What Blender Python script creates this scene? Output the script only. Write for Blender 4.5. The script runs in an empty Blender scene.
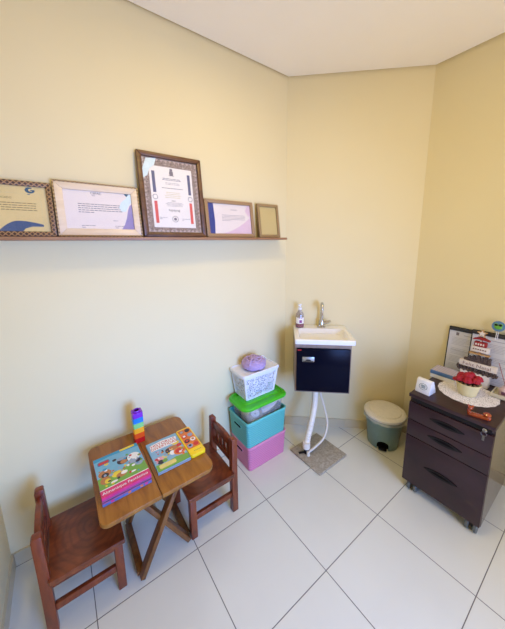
import bpy, bmesh, math, random
from mathutils import Vector, Matrix
random.seed(7)
C = bpy.context.scene.collection
PI = math.pi
# ---------------------------------------------------------------- camera
TH, PITCH, ROLL, FPX = math.radians(35.85), 0.1795, -0.0122, 269.9
cam_d = bpy.data.cameras.new('camera'); cam = bpy.data.objects.new('camera', cam_d); C.objects.link(cam)
cam_d.sensor_fit = 'HORIZONTAL'; cam_d.sensor_width = 36.0; cam_d.lens = 36.0 * FPX / 505.0
cam_d.shift_y = -22.0 / 505.0; cam_d.clip_start = 0.02
_f = Vector((0, math.cos(PITCH), -math.sin(PITCH))); _u = Vector((0, math.sin(PITCH), math.cos(PITCH))); _x = Vector((1, 0, 0))
_X = math.cos(ROLL) * _x + math.sin(ROLL) * _u; _U = -math.sin(ROLL) * _x + math.cos(ROLL) * _u
_m = Matrix((_X, _U, -_f)).transposed()
_m = Matrix.Rotation(-TH, 3, 'Z') @ _m
cam.matrix_world = Matrix.Translation((-1.4386, -1.5470, 1.5315)) @ _m.to_4x4()
bpy.context.scene.camera = cam
# ---------------------------------------------------------------- view, world
vs = bpy.context.scene.view_settings
vs.view_transform = 'Standard'; vs.look = 'None'; vs.gamma = 1.0; vs.use_curve_mapping = False; vs.exposure = 0.0
w = bpy.data.worlds.new('sky'); bpy.context.scene.world = w; w.use_nodes = True
w.node_tree.nodes['Background'].inputs[0].default_value = (0.75, 0.87, 1.0, 1)
w.node_tree.nodes['Background'].inputs[1].default_value = 0.1
# ---------------------------------------------------------------- lights
def area(name, loc, aim, sx, sy, power, col, spread=180):
    d = bpy.data.lights.new(name, 'AREA'); d.shape = 'RECTANGLE'; d.size = sx; d.size_y = sy
    d.energy = power; d.color = col; d.spread = math.radians(spread)
    o = bpy.data.objects.new(name, d); C.objects.link(o); o.location = loc
    o.rotation_euler = (Vector(aim) - Vector(loc)).to_track_quat('-Z', 'Z').to_euler()
    return o
# daylight through the unseen window behind the photographer: sky patch, sunlit ground bounce, the window's own cool daylight, and an added cool fill
def tint(name, loc, aim, sx, sy, power, rgb, spread=180):
    m = max(rgb); return area(name, loc, aim, sx, sy, power * m, tuple(v / m for v in rgb), spread)
tint('sky_patch', (-.42, -5.2, 3.7), (-.6, 0, .6), 5, 2.4, 300, (.02, .05, .30))
tint('ground_bounce', (-.42, -4.1, .05), (-.5, -.8, 2.6), 4, 2, 300, (.165, .085, .065))
tint('window_daylight', (-.42, -2.9, 1.25), (-.5, 0, 1.2), 1.6, 1.8, 60, (.385, .43, .51))
tint('cool_fill', (-.8, -2.9, 1.0), (-1.0, 0, .7), .8, 1.2, 15, (.145, .565, 1.92), 90)  # added fill that cools the lower left wall, no source of its own
# light of an added, unseen ceiling lamp that warms the upper room
tint('added_lamp_light', (-.72, -.92, 2.585), (-.72, -.92, 0), .24, .24, 10, (.88, .66, .21))

# ---------------------------------------------------------------- materials
def lin(c):
    return tuple(((v / 255) / 12.92 if v / 255 <= 0.04045 else ((v / 255 + 0.055) / 1.055) ** 2.4) for v in c) + (1.0,)
def base_mat(name, rough=0.5, metal=0.0, spec=0.5, coat=0.0):
    m = bpy.data.materials.new(name); m.use_nodes = True; nt = m.node_tree; b = nt.nodes['Principled BSDF']
    b.inputs['Roughness'].default_value = rough; b.inputs['Metallic'].default_value = metal
    b.inputs['Specular IOR Level'].default_value = spec; b.inputs['Coat Weight'].default_value = coat
    b.inputs['Coat Roughness'].default_value = 0.15
    return m, nt, b
def coords(nt, scale=(1, 1, 1), kind='Object'):
    t = nt.nodes.new('ShaderNodeTexCoord'); mp = nt.nodes.new('ShaderNodeMapping'); mp.inputs['Scale'].default_value = scale
    nt.links.new(t.outputs[kind], mp.inputs['Vector']); return mp.outputs['Vector']
def ramp(nt, fac, stops):
    r = nt.nodes.new('ShaderNodeValToRGB'); e = r.color_ramp.elements
    while len(e) < len(stops): e.new(0.5)
    for k, (p, c) in enumerate(stops): e[k].position = p; e[k].color = c
    nt.links.new(fac, r.inputs['Fac']); return r.outputs['Color']
def bump(nt, b, h, strength=0.2, dist=0.002):
    bp = nt.nodes.new('ShaderNodeBump'); bp.inputs['Strength'].default_value = strength; bp.inputs['Distance'].default_value = dist
    nt.links.new(h, bp.inputs['Height']); nt.links.new(bp.outputs['Normal'], b.inputs['Normal'])
def noise(nt, vec, scale, detail=3, rough=0.5, dist=0.0):
    n = nt.nodes.new('ShaderNodeTexNoise'); n.inputs['Scale'].default_value = scale; n.inputs['Detail'].default_value = detail
    n.inputs['Roughness'].default_value = rough; n.inputs['Distortion'].default_value = dist
    nt.links.new(vec, n.inputs['Vector']); return n.outputs['Fac']
def plain(name, c, rough=0.5, metal=0.0, spec=0.5, var=0.04, nscale=40, coat=0.0, bstr=0.0):
    m, nt, b = base_mat(name, rough, metal, spec, coat)
    l = lin(c); v = noise(nt, coords(nt), nscale)
    lo = tuple(x * (1 - var) for x in l[:3]) + (1,); hi = tuple(min(1, x * (1 + var)) for x in l[:3]) + (1,)
    nt.links.new(ramp(nt, v, [(0.3, lo), (0.7, hi)]), b.inputs['Base Color'])
    if bstr: bump(nt, b, v, bstr, 0.001)
    return m
def wood(name, dark, mid, light, scale=(6, 60, 60), rough=0.35, coat=0.3, rings=None, fine=9):
    m, nt, b = base_mat(name, rough, 0, 0.5, coat)
    v = coords(nt, scale)
    n1 = noise(nt, v, 1.2, 5, 0.6, 0.6)
    col = ramp(nt, n1, [(0.28, lin(dark)), (0.5, lin(mid)), (0.72, lin(light))])
    if rings:
        t = nt.nodes.new('ShaderNodeTexCoord'); mp = nt.nodes.new('ShaderNodeMapping'); mp.inputs['Location'].default_value = rings
        mp.inputs['Scale'].default_value = (1, 0.8, 0.3)
        nt.links.new(t.outputs['Object'], mp.inputs['Vector'])
        wv = nt.nodes.new('ShaderNodeTexWave'); wv.wave_type = 'RINGS'; wv.rings_direction = 'Z'; wv.inputs['Scale'].default_value = 12
        wv.inputs['Distortion'].default_value = 3.5; wv.inputs['Detail'].default_value = 2; wv.inputs['Detail Scale'].default_value = 1.5
        nt.links.new(mp.outputs['Vector'], wv.inputs['Vector'])
        r2 = ramp(nt, wv.outputs['Fac'], [(0.0, (0.55, 0.5, 0.45, 1)), (0.6, (1, 1, 1, 1))])
        mx = nt.nodes.new('ShaderNodeMix'); mx.data_type = 'RGBA'; mx.blend_type = 'MULTIPLY'; mx.inputs['Factor'].default_value = 0.5
        nt.links.new(col, mx.inputs['A']); nt.links.new(r2, mx.inputs['B']); col = mx.outputs['Result']
    nt.links.new(col, b.inputs['Base Color'])
    bump(nt, b, n1, 0.15, 0.001)
    return m
def clear(name, tint=(1, 1, 1, 1), gloss=0.12, rough=0.05, milky=None, milk=0.0):
    m = bpy.data.materials.new(name); m.use_nodes = True; nt = m.node_tree; nt.nodes.remove(nt.nodes['Principled BSDF'])
    out = nt.nodes['Material Output']; tr = nt.nodes.new('ShaderNodeBsdfTransparent'); tr.inputs[0].default_value = tint
    gl = nt.nodes.new('ShaderNodeBsdfGlossy'); gl.inputs['Roughness'].default_value = rough
    mx = nt.nodes.new('ShaderNodeMixShader'); mx.inputs[0].default_value = gloss
    nt.links.new(tr.outputs[0], mx.inputs[1]); nt.links.new(gl.outputs[0], mx.inputs[2]); last = mx
    if milk:
        df = nt.nodes.new('ShaderNodeBsdfDiffuse'); df.inputs[0].default_value = milky
        m2 = nt.nodes.new('ShaderNodeMixShader'); m2.inputs[0].default_value = milk
        nt.links.new(last.outputs[0], m2.inputs[1]); nt.links.new(df.outputs[0], m2.inputs[2]); last = m2
    nt.links.new(last.outputs[0], out.inputs[0]); return m

def wall_mat():
    m, nt, b = base_mat('cream_wall_paint', 0.75, 0, 0.2)
    g = nt.nodes.new('ShaderNodeNewGeometry')
    n1 = noise(nt, g.outputs['Position'], 1.3, 2); n2 = noise(nt, g.outputs['Position'], 120, 3)
    nt.links.new(ramp(nt, n1, [(0.3, lin((228, 212, 164))), (0.7, lin((231, 216, 170)))]), b.inputs['Base Color'])
    bump(nt, b, n2, 0.08, 0.001); return m
def floor_mat():
    m, nt, b = base_mat('white_ceramic_tile', 0.22, 0, 0.5)
    g = nt.nodes.new('ShaderNodeNewGeometry'); s = nt.nodes.new('ShaderNodeSeparateXYZ'); nt.links.new(g.outputs['Position'], s.inputs[0])
    def M(op, a, bb=None, c=None):
        n = nt.nodes.new('ShaderNodeMath'); n.operation = op
        for k, v in enumerate((a, bb, c)):
            if v is None: continue
            if isinstance(v, (int, float)): n.inputs[k].default_value = v
            else: nt.links.new(v, n.inputs[k])
        return n.outputs[0]
    def line(sock, off):
        t = M('MULTIPLY_ADD', sock, 1 / 0.4505, -off / 0.4505 + 20.5)
        return M('ABSOLUTE', M('SUBTRACT', M('FRACT', t), 0.5))
    d = M('MINIMUM', line(s.outputs[0], -1.0195), line(s.outputs[1], -0.4615))
    mr = nt.nodes.new('ShaderNodeMapRange'); mr.inputs['From Min'].default_value = 0.0025; mr.inputs['From Max'].default_value = 0.0050
    nt.links.new(d, mr.inputs['Value'])
    n1 = noise(nt, g.outputs['Position'], 2.5, 4)
    tile = ramp(nt, n1, [(0.3, lin((223, 220, 201))), (0.7, lin((228, 225, 206)))])
    mx = nt.nodes.new('ShaderNodeMix'); mx.data_type = 'RGBA'; mx.inputs['A'].default_value = lin((96, 90, 84))
    nt.links.new(mr.outputs[0], mx.inputs['Factor']); nt.links.new(tile, mx.inputs['B'])
    nt.links.new(mx.outputs['Result'], b.inputs['Base Color'])
    rr = M('MULTIPLY_ADD', mr.outputs[0], -0.35, 0.6); nt.links.new(rr, b.inputs['Roughness'])
    bump(nt, b, mr.outputs[0], 0.4, 0.001); return m
def rib_mat(name, c, c2):
    m, nt, b = base_mat(name, 0.42, 0, 0.5)
    v = coords(nt, (1, 1, 1))
    wv = nt.nodes.new('ShaderNodeTexWave'); wv.bands_direction = 'Z'; wv.inputs['Scale'].default_value = 22
    wv.inputs['Distortion'].default_value = 2.5; wv.inputs['Detail'].default_value = 0; wv.inputs['Detail Scale'].default_value = 1
    nt.links.new(v, wv.inputs['Vector'])
    nt.links.new(ramp(nt, wv.outputs['Fac'], [(0.0, lin(c2)), (0.6, lin(c))]), b.inputs['Base Color'])
    bump(nt, b, wv.outputs['Fac'], 0.5, 0.004); return m
def lattice_mat(name, c, sc=85, th=.16):
    m, nt, b = base_mat(name, 0.45); out = nt.nodes['Material Output']
    b.inputs['Base Color'].default_value = lin(c)
    v = coords(nt, (1, 1, 1)); vo = nt.nodes.new('ShaderNodeTexVoronoi'); vo.feature = 'DISTANCE_TO_EDGE'; vo.inputs['Scale'].default_value = sc
    nt.links.new(v, vo.inputs['Vector'])
    gt = nt.nodes.new('ShaderNodeMath'); gt.operation = 'GREATER_THAN'; gt.inputs[1].default_value = th; nt.links.new(vo.outputs['Distance'], gt.inputs[0])
    tr = nt.nodes.new('ShaderNodeBsdfTransparent'); mx = nt.nodes.new('ShaderNodeMixShader')
    nt.links.new(gt.outputs[0], mx.inputs[0]); nt.links.new(b.outputs[0], mx.inputs[1]); nt.links.new(tr.outputs[0], mx.inputs[2])
    nt.links.new(mx.outputs[0], out.inputs[0]); return m
def check_mat(name, c1, c2, scale):
    m, nt, b = base_mat(name, 0.45)
    t = nt.nodes.new('ShaderNodeTexCoord'); mp = nt.nodes.new('ShaderNodeMapping'); mp.inputs['Rotation'].default_value = (0, PI / 4, 0)
    nt.links.new(t.outputs['Object'], mp.inputs['Vector'])
    vo = nt.nodes.new('ShaderNodeTexVoronoi'); vo.feature = 'F1'; vo.distance = 'CHEBYCHEV'; vo.inputs['Scale'].default_value = scale; vo.inputs['Randomness'].default_value = 0
    nt.links.new(mp.outputs['Vector'], vo.inputs['Vector'])
    nt.links.new(ramp(nt, vo.outputs['Distance'], [(0.30, lin(c1)), (0.42, lin(c2))]), b.inputs['Base Color'])
    bump(nt, b, vo.outputs['Distance'], 0.5, 0.002); return m
def mottled(name, c1, c2, c3, scale):
    m, nt, b = base_mat(name, 0.6)
    n = noise(nt, coords(nt), scale, 6, 0.7, 2.0)
    nt.links.new(ramp(nt, n, [(0.35, lin(c1)), (0.5, lin(c2)), (0.62, lin(c3))]), b.inputs['Base Color']); return m

M_wall = wall_mat(); M_floor = floor_mat()
M_ceil = plain('white_ceiling_plaster', (251, 245, 233), 0.85, 0, 0.2, 0.01, 3)
M_skirt = plain('glazed_skirting_tile', (206, 190, 152), 0.3, 0, 0.5, 0.03, 6)
M_table = wood('honey_varnished_wood', (116, 68, 20), (150, 94, 27), (170, 112, 38), (22, 3.5, 22), 0.36, 0.08)
M_tleg = wood('honey_leg_wood', (84, 46, 14), (116, 68, 24), (138, 86, 34), (20, 20, 3), 0.38, 0.1)
M_chair = wood('reddish_varnished_wood', (80, 30, 10), (118, 50, 20), (140, 66, 28), (18, 18, 4), 0.36, 0.12)
M_seat = wood('reddish_seat_wood', (88, 35, 13), (118, 54, 22), (138, 68, 30), (5, 14, 14), 0.36, 0.12, rings=(-0.03, 0.0, 0))
M_shelf = wood('brown_shelf_wood', (128, 88, 58), (154, 112, 76), (170, 128, 90), (3, 40, 40), 0.5, 0.05)
M_wenge = wood('dark_wenge_laminate', (34, 14, 20), (46, 20, 27), (54, 27, 33), (40, 4, 6), 0.36, 0.05)
M_side = wood('wenge_side_with_glare', (56, 44, 40), (66, 52, 47), (74, 60, 54), (4, 4, 30), 0.22, 0.3)  # wenge with the grey glare on the cabinet side mixed into its colour
M_black = plain('black_plastic', (16, 12, 14), 0.45, 0, 0.3)
M_recess_shade = plain('painted_recess_shade', (12, 10, 11), 0.8, 0, 0.1)  # near-black that paints shade into slots and recesses
M_white = plain('white_plastic', (236, 234, 230), 0.35)
M_porc = plain('white_basin_resin', (243, 240, 234), 0.2, 0, 0.5, 0.01)
M_taupe = wood('taupe_carcass_board', (140, 116, 100), (156, 132, 114), (166, 142, 124), (30, 30, 5), 0.5, 0.0)
M_navy = plain('navy_gloss_door', (4, 6, 24), 0.25, 0, 0.08, 0.05, 5, 0.0)
M_chrome = plain('chrome', (200, 198, 195), 0.12, 1.0)
M_metal = plain('brushed_aluminium', (176, 176, 176), 0.35, 1.0)
M_red = plain('red_enamel', (205, 40, 34), 0.35)
M_pvc = plain('white_pvc_pipe', (236, 226, 204), 0.4)
M_hose = plain('pale_grey_hose', (214, 204, 182), 0.4)
M_stone = mottled('grey_stone_plate', (146, 134, 110), (164, 152, 128), (182, 170, 146), 28)
M_bin = plain('sage_green_plastic', (112, 138, 134), 0.35)
M_lid = plain('off_white_lid', (234, 228, 214), 0.35)
M_bag = clear('clear_plastic_bag', (0.96, 0.97, 0.96, 1), 0.12, 0.25, lin((225, 228, 222)), 0.35)
M_pink = rib_mat('pink_ribbed_plastic', (222, 130, 158), (206, 112, 142)); M_teal = rib_mat('turquoise_ribbed_plastic', (98, 188, 172), (78, 170, 156))
M_pinkp = plain('pink_rim_plastic', (228, 142, 166), 0.4); M_tealp = plain('turquoise_rim_plastic', (104, 196, 182), 0.4)
M_green = plain('bright_green_lid', (66, 186, 30), 0.28)
M_tub = clear('clear_tub_plastic', (0.97, 0.97, 0.97, 1), 0.06, 0.12, lin((235, 232, 222)), 0.13)
M_lattice = lattice_mat('white_openwork_plastic', (232, 232, 236))
M_basket = plain('white_basket_plastic', (232, 232, 236), 0.4)
M_inside = mottled('grey_blue_fabric', (120, 126, 142), (150, 154, 168), (176, 178, 188), 60)
M_lilac = plain('lilac_yarn', (182, 156, 192), 0.8, 0, 0.2, 0.12, 300, 0, 0.5)
M_paper = plain('white_paper', (242, 234, 222), 0.4, 0, 0.4, 0.01)
M_lavp = plain('lavender_white_paper', (238, 225, 214), 0.4, 0, 0.4, 0.01)
M_creamp = plain('cream_certificate_paper', (226, 202, 140), 0.4, 0, 0.4, 0.02)
M_beigei = plain('plain_beige_insert', (206, 184, 124), 0.3, 0, 0.4, 0.02)
M_ink = plain('grey_ink', (120, 112, 118), 0.6); M_inkd = plain('dark_ink', (60, 54, 60), 0.6)
M_inky = plain('pale_gold_ink', (214, 200, 150), 0.6); M_inkb = plain('brown_ink', (140, 116, 70), 0.6)
M_swoosh = plain('slate_blue_ink', (62, 86, 122), 0.5); M_logob = plain('deep_teal_ink', (30, 84, 112), 0.5)
M_purple = plain('lilac_ink', (150, 136, 180), 0.5); M_mint = plain('pale_mint_paper', (214, 232, 230), 0.4)
M_navyi = plain('royal_blue_ink', (38, 58, 132), 0.5); M_rose = plain('rose_ink', (226, 196, 204), 0.5)
M_barb = plain('slate_bar_ink', (82, 86, 120), 0.5); M_barr = plain('coral_bar_ink', (222, 92, 84), 0.5)
M_fr_latt = check_mat('brown_frame_with_gold_lattice', (70, 42, 26), (168, 130, 86), 75)
M_fr_pale = wood('pale_pink_wood_frame', (216, 190, 154), (228, 204, 168), (234, 212, 180), (6, 30, 30), 0.45, 0.1)
M_fr_dark = wood('walnut_brown_frame', (74, 44, 22), (98, 62, 34), (116, 78, 44), (8, 30, 30), 0.45, 0.05)
M_fr_gold = check_mat('antique_gold_beaded_frame', (190, 158, 106), (104, 76, 42), 85)
M_fr_tan = check_mat('tan_beaded_frame', (182, 148, 104), (132, 100, 64), 85)
M_guil = mottled('ornate_brown_border_print', (92, 68, 60), (140, 118, 106), (196, 180, 166), 110)
M_glass = clear('picture_glass', (1, 1, 1, 1), 0.035, 0.03)
M_yel = plain('yellow_plastic', (248, 208, 24), 0.3)
M_liq = clear('pink_soap', (0.70, 0.15, 0.35, 1), 0.05, 0.1, lin((170, 50, 96)), 0.75)
M_bottle = clear('clear_bottle', (0.93, 0.92, 0.95, 1), 0.08, 0.06, lin((214, 206, 214)), 0.05)
M_doily = lattice_mat('white_crochet', (240, 236, 238), 190, .26); M_pot = plain('cream_pot', (226, 212, 158), 0.35)
M_petal = plain('crimson_petals', (166, 18, 42), 0.5, 0, 0.4, 0.15, 200); M_amber = wood('amber_lacquered_wood', (116, 42, 14), (160, 66, 26), (186, 86, 38), (20, 20, 20), 0.2, 0.5)
M_rubber = plain('grey_rubber_wheel', (96, 98, 90), 0.45)

# ---------------------------------------------------------------- mesh helpers
def tf(bm, verts, loc=(0, 0, 0), rot=None):
    m = Matrix.Translation(loc)
    if rot is not None: m = m @ rot
    bmesh.ops.transform(bm, matrix=m, verts=verts)
def rotm(x=0, y=0, z=0):
    return Matrix.Rotation(z, 4, 'Z') @ Matrix.Rotation(y, 4, 'Y') @ Matrix.Rotation(x, 4, 'X')
def box(bm, lo, hi, bev=0.0, rot=None, pivot=None, mi=0, seg=2):
    t = bmesh.new(); bmesh.ops.create_cube(t, size=1)
    s = [hi[k] - lo[k] for k in range(3)]; c = [(hi[k] + lo[k]) / 2 for k in range(3)]
    bmesh.ops.scale(t, vec=s, verts=t.verts)
    if bev > 0: bmesh.ops.bevel(t, geom=t.edges[:], offset=min(bev, min(s) * 0.49), segments=seg, affect='EDGES', profile=0.5)
    bmesh.ops.translate(t, vec=c, verts=t.verts)
    if rot is not None:
        p = Vector(pivot if pivot is not None else c)
        bmesh.ops.transform(t, matrix=Matrix.Translation(p) @ rot @ Matrix.Translation(-p), verts=t.verts)
    merge(bm, t, mi); return bm
def merge(bm, t, mi=0):
    for f in t.faces: f.material_index = mi
    me = bpy.data.meshes.new('tmp'); t.to_mesh(me); t.free(); bm.from_mesh(me); bpy.data.meshes.remove(me)
def bar(bm, a, b, w, h, up=(0, 0, 1), bev=0.002, mi=0):
    a, b = Vector(a), Vector(b); d = b - a; L = d.length; z = d.normalized(); x = Vector(up).cross(z)
    if x.length < 1e-4: x = Vector((1, 0, 0))
    x.normalize(); y = z.cross(x)
    t = bmesh.new(); bmesh.ops.create_cube(t, size=1); bmesh.ops.scale(t, vec=(w, h, L), verts=t.verts)
    if bev: bmesh.ops.bevel(t, geom=t.edges[:], offset=bev, segments=2, affect='EDGES', profile=0.5)
    m = Matrix((x, y, z)).transposed().to_4x4(); m.translation = (a + b) / 2
    bmesh.ops.transform(t, matrix=m, verts=t.verts); merge(bm, t, mi)
def lathe(bm, prof, n=32, loc=(0, 0, 0), rot=None, mi=0, sx=1, sy=1):
    t = bmesh.new(); rings = []
    for (r, z) in prof:
        if r < 1e-6: rings.append([t.verts.new((0, 0, z))])
        else: rings.append([t.verts.new((r * sx * math.cos(2 * PI * k / n), r * sy * math.sin(2 * PI * k / n), z)) for k in range(n)])
    for a, b in zip(rings, rings[1:]):
        for k in range(n):
            q = [a[k % len(a)], a[(k + 1) % len(a)], b[(k + 1) % len(b)], b[k % len(b)]]
            q = list(dict.fromkeys(q))
            if len(q) > 2:
                try: t.faces.new(q)
                except ValueError: pass
    for r in (rings[0], rings[-1]):
        if len(r) > 2:
            try: t.faces.new(r)
            except ValueError: pass
    bmesh.ops.recalc_face_normals(t, faces=t.faces); tf(t, t.verts, loc, rot); merge(bm, t, mi)
def tube(bm, pts, r, n=12, mi=0, smooth=True, samples=8, radii=None):
    P = [Vector(p) for p in pts]
    if smooth and len(P) > 2:
        Q = []; R = []
        for i in range(len(P) - 1):
            p0 = P[max(i - 1, 0)]; p1 = P[i]; p2 = P[i + 1]; p3 = P[min(i + 2, len(P) - 1)]
            for k in range(samples):
                s = k / samples
                Q.append(0.5 * ((2 * p1) + (-p0 + p2) * s + (2 * p0 - 5 * p1 + 4 * p2 - p3) * s * s + (-p0 + 3 * p1 - 3 * p2 + p3) * s ** 3))
                if radii: R.append(radii[i] * (1 - s) + radii[i + 1] * s)
        Q.append(P[-1])
        if radii: R.append(radii[-1])
        P = Q; radii = R if radii else None
    t = bmesh.new(); rings = []; prev = None
    for i, p in enumerate(P):
        d = (P[min(i + 1, len(P) - 1)] - P[max(i - 1, 0)]).normalized()
        if prev is None: x = d.orthogonal().normalized()
        else: x = (prev - d * prev.dot(d)).normalized()
        prev = x; y = d.cross(x); rr = radii[i] if radii else r
        rings.append([t.verts.new(p + (x * math.cos(2 * PI * k / n) + y * math.sin(2 * PI * k / n)) * rr) for k in range(n)])
    for a, b in zip(rings, rings[1:]):
        for k in range(n): t.faces.new([a[k], a[(k + 1) % n], b[(k + 1) % n], b[k]])
    t.faces.new(rings[0]); t.faces.new(rings[-1]); bmesh.ops.recalc_face_normals(t, faces=t.faces); merge(bm, t, mi)
def rrect(cx, cy, w, d, r, n=5):
    out = []
    for (sx, sy, a0) in ((1, 1, 0), (-1, 1, 90), (-1, -1, 180), (1, -1, 270)):
        for k in range(n + 1):
            a = math.radians(a0 + 90 * k / n)
            out.append((cx + sx * (w / 2 - r) + r * math.cos(a), cy + sy * (d / 2 - r) + r * math.sin(a)))
    return out
def loft(bm, loops, cap0=True, cap1=True, mi=0):
    """loops: list of (list of xy, z)"""
    t = bmesh.new(); R = [[t.verts.new((x, y, z)) for (x, y) in l] for l, z in loops]; n = len(R[0])
    for a, b in zip(R, R[1:]):
        for k in range(n): t.faces.new([a[k], a[(k + 1) % n], b[(k + 1) % n], b[k]])
    if cap0: t.faces.new(R[0])
    if cap1: t.faces.new(R[-1])
    bmesh.ops.recalc_face_normals(t, faces=t.faces); merge(bm, t, mi)
def prism(bm, pts, z0, z1, mi=0, axis='Z', bev=0.0):
    """polygon in (a,b) extruded along axis. axis Z: (x,y); axis Y: (x,z); axis X: (y,z)"""
    t = bmesh.new()
    def v(a, b, c): return {'Z': (a, b, c), 'Y': (a, c, b), 'X': (c, a, b)}[axis]
    A = [t.verts.new(v(a, b, z0)) for a, b in pts]; B = [t.verts.new(v(a, b, z1)) for a, b in pts]; n = len(pts)
    t.faces.new(A); t.faces.new(B)
    for k in range(n): t.faces.new([A[k], A[(k + 1) % n], B[(k + 1) % n], B[k]])
    bmesh.ops.recalc_face_normals(t, faces=t.faces)
    if bev: bmesh.ops.bevel(t, geom=t.edges[:], offset=bev, segments=2, affect='EDGES', profile=0.5)
    merge(bm, t, mi)
def ball(bm, c, r, mi=0, sc=(1, 1, 1), u=14, v=9):
    t = bmesh.new(); bmesh.ops.create_uvsphere(t, u_segments=u, v_segments=v, radius=r)
    bmesh.ops.scale(t, vec=sc, verts=t.verts); bmesh.ops.translate(t, vec=c, verts=t.verts); merge(bm, t, mi)
def circ(cx, cy, rx, ry=None, n=24):
    ry = ry or rx
    return [(cx + rx * math.cos(2 * PI * k / n), cy + ry * math.sin(2 * PI * k / n)) for k in range(n)]
def obj(name, bm, mats, parent=None, world=True, smooth=True, label=None):
    if callable(bm): b = bmesh.new(); bm(b); bm = b
    me = bpy.data.meshes.new(name); bm.to_mesh(me); bm.free()
    for m in (mats if isinstance(mats, (list, tuple)) else [mats]): me.materials.append(m)
    if smooth:
        me.shade_smooth()
        try: me.set_sharp_from_angle(angle=math.radians(35))
        except Exception: pass
    o = bpy.data.objects.new(name, me); C.objects.link(o)
    if parent is not None: o.parent = parent
    if label: o['label'] = label
    return o
def thing(name, label, cat, loc=(0, 0, 0), rot=(0, 0, 0), group=None):
    o = bpy.data.objects.new(name, None); C.objects.link(o); o.empty_display_size = 0.05
    o.location = loc; o.rotation_euler = rot; tag(o, label, cat, group); return o
def tag(o, label, cat, group=None):
    o['label'] = label; o['category'] = cat
    if group: o['group'] = group
    return o
def struct(name, bm, mat, parent=None):
    o = obj(name, bm, mat, parent, smooth=False); o['kind'] = 'structure'; return o
def dup(root, loc, label, rot=None):
    r = root.copy(); C.objects.link(r); r.location = loc; r['label'] = label
    if rot is not None: r.rotation_euler = rot
    for ch in list(root.children):
        c = ch.copy(); C.objects.link(c); c.parent = r
        for g in list(ch.children):
            d = g.copy(); C.objects.link(d); d.parent = c
    return r
def text_bm(bm, body, size, mat4, mi=0, thick=0.0002, align='CENTER', xs=1.0):
    cu = bpy.data.curves.new('lettering', 'FONT'); cu.body = body; cu.size = size; cu.align_x = align; cu.align_y = 'CENTER'; cu.extrude = thick
    cu.resolution_u = 3
    to = bpy.data.objects.new('lettering_tmp', cu); C.objects.link(to); bpy.context.view_layer.update()
    me = bpy.data.meshes.new_from_object(to.evaluated_get(bpy.context.evaluated_depsgraph_get()))
    bpy.data.objects.remove(to); bpy.data.curves.remove(cu)
    t = bmesh.new(); t.from_mesh(me); bpy.data.meshes.remove(me)
    bmesh.ops.scale(t, vec=(xs, 1, 1), verts=t.verts)
    bmesh.ops.transform(t, matrix=mat4, verts=t.verts); merge(bm, t, mi)
FACE = Matrix.Rotation(PI / 2, 4, 'X')            # flat text -> upright, facing -y
def at(x, y, z, m): return Matrix.Translation((x, y, z)) @ m

# ---------------------------------------------------------------- room shell
HC = 2.652; XN = -1.775; XR = 0.707; YR = -2.75; CY = -0.646; T = 0.12
poly = [(XN, 0), (0, 0), (XR, CY), (XR, YR), (XN, YR)]
def outer(p, o):
    return [(XN - o, o), (0 + o * 0.4, o), (XR + o, CY + o * 0.4), (XR + o, YR - o), (XN - o, YR - o)]
struct('floor', lambda b: prism(b, outer(poly, T), -0.1, 0.0), M_floor)
def ceil(b):
    prism(b, [(XN + .016, -.016), (-.007, -.016), (XR - .016, CY - .007), (XR - .016, YR + .016), (XN + .016, YR + .016)], HC, HC + 0.02)
    prism(b, outer(poly, T), HC + 0.02, HC + 0.12)
struct('ceiling', ceil, M_ceil)
HW = HC + 0.02
struct('wall_left', lambda b: prism(b, [(XN - T, 0), (0, 0), (T * .4, T), (XN - T, T)], 0, HW), M_wall)
struct('wall_back', lambda b: prism(b, [(0, 0), (XR, CY), (XR + T, CY + T * .4), (T * .4, T)], 0, HW), M_wall)
struct('wall_right', lambda b: prism(b, [(XR, CY), (XR, YR - T), (XR + T, YR - T), (XR + T, CY + T * .4)], 0, HW), M_wall)
struct('wall_near', lambda b: prism(b, [(XN, 0), (XN - T, 0), (XN - T, YR - T), (XN, YR - T)], 0, HW), M_wall)
WX0, WX1, WZ0, WZ1 = -1.25, 0.40, 0.25, 2.15
def rear(b):
    box(b, (XN, YR - T, 0), (WX0, YR, HW)); box(b, (WX1, YR - T, 0), (XR, YR, HW))
    box(b, (WX0, YR - T, 0), (WX1, YR, WZ0)); box(b, (WX0, YR - T, WZ1), (WX1, YR, HW))
struct('wall_rear', rear, M_wall)
win = struct('window_1', lambda b: [box(b, (WX0, YR - .09, WZ0), (WX0 + .04, YR - .04, WZ1)), box(b, (WX1 - .04, YR - .09, WZ0), (WX1, YR - .04, WZ1)),
    box(b, (WX0 + .04, YR - .09, WZ0), (WX1 - .04, YR - .04, WZ0 + .04)), box(b, (WX0 + .04, YR - .09, WZ1 - .04), (WX1 - .04, YR - .04, WZ1)),
    box(b, (-.37, YR - .09, WZ0 + .04), (-.33, YR - .04, WZ1 - .04))], M_white)
obj('window_pane', lambda b: [box(b, (WX0 + .04, YR - .068, WZ0 + .04), (-.37, YR - .062, WZ1 - .04)), box(b, (-.33, YR - .068, WZ0 + .04), (WX1 - .04, YR - .062, WZ1 - .04))], clear('window_glass', gloss=0.05), win)
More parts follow.
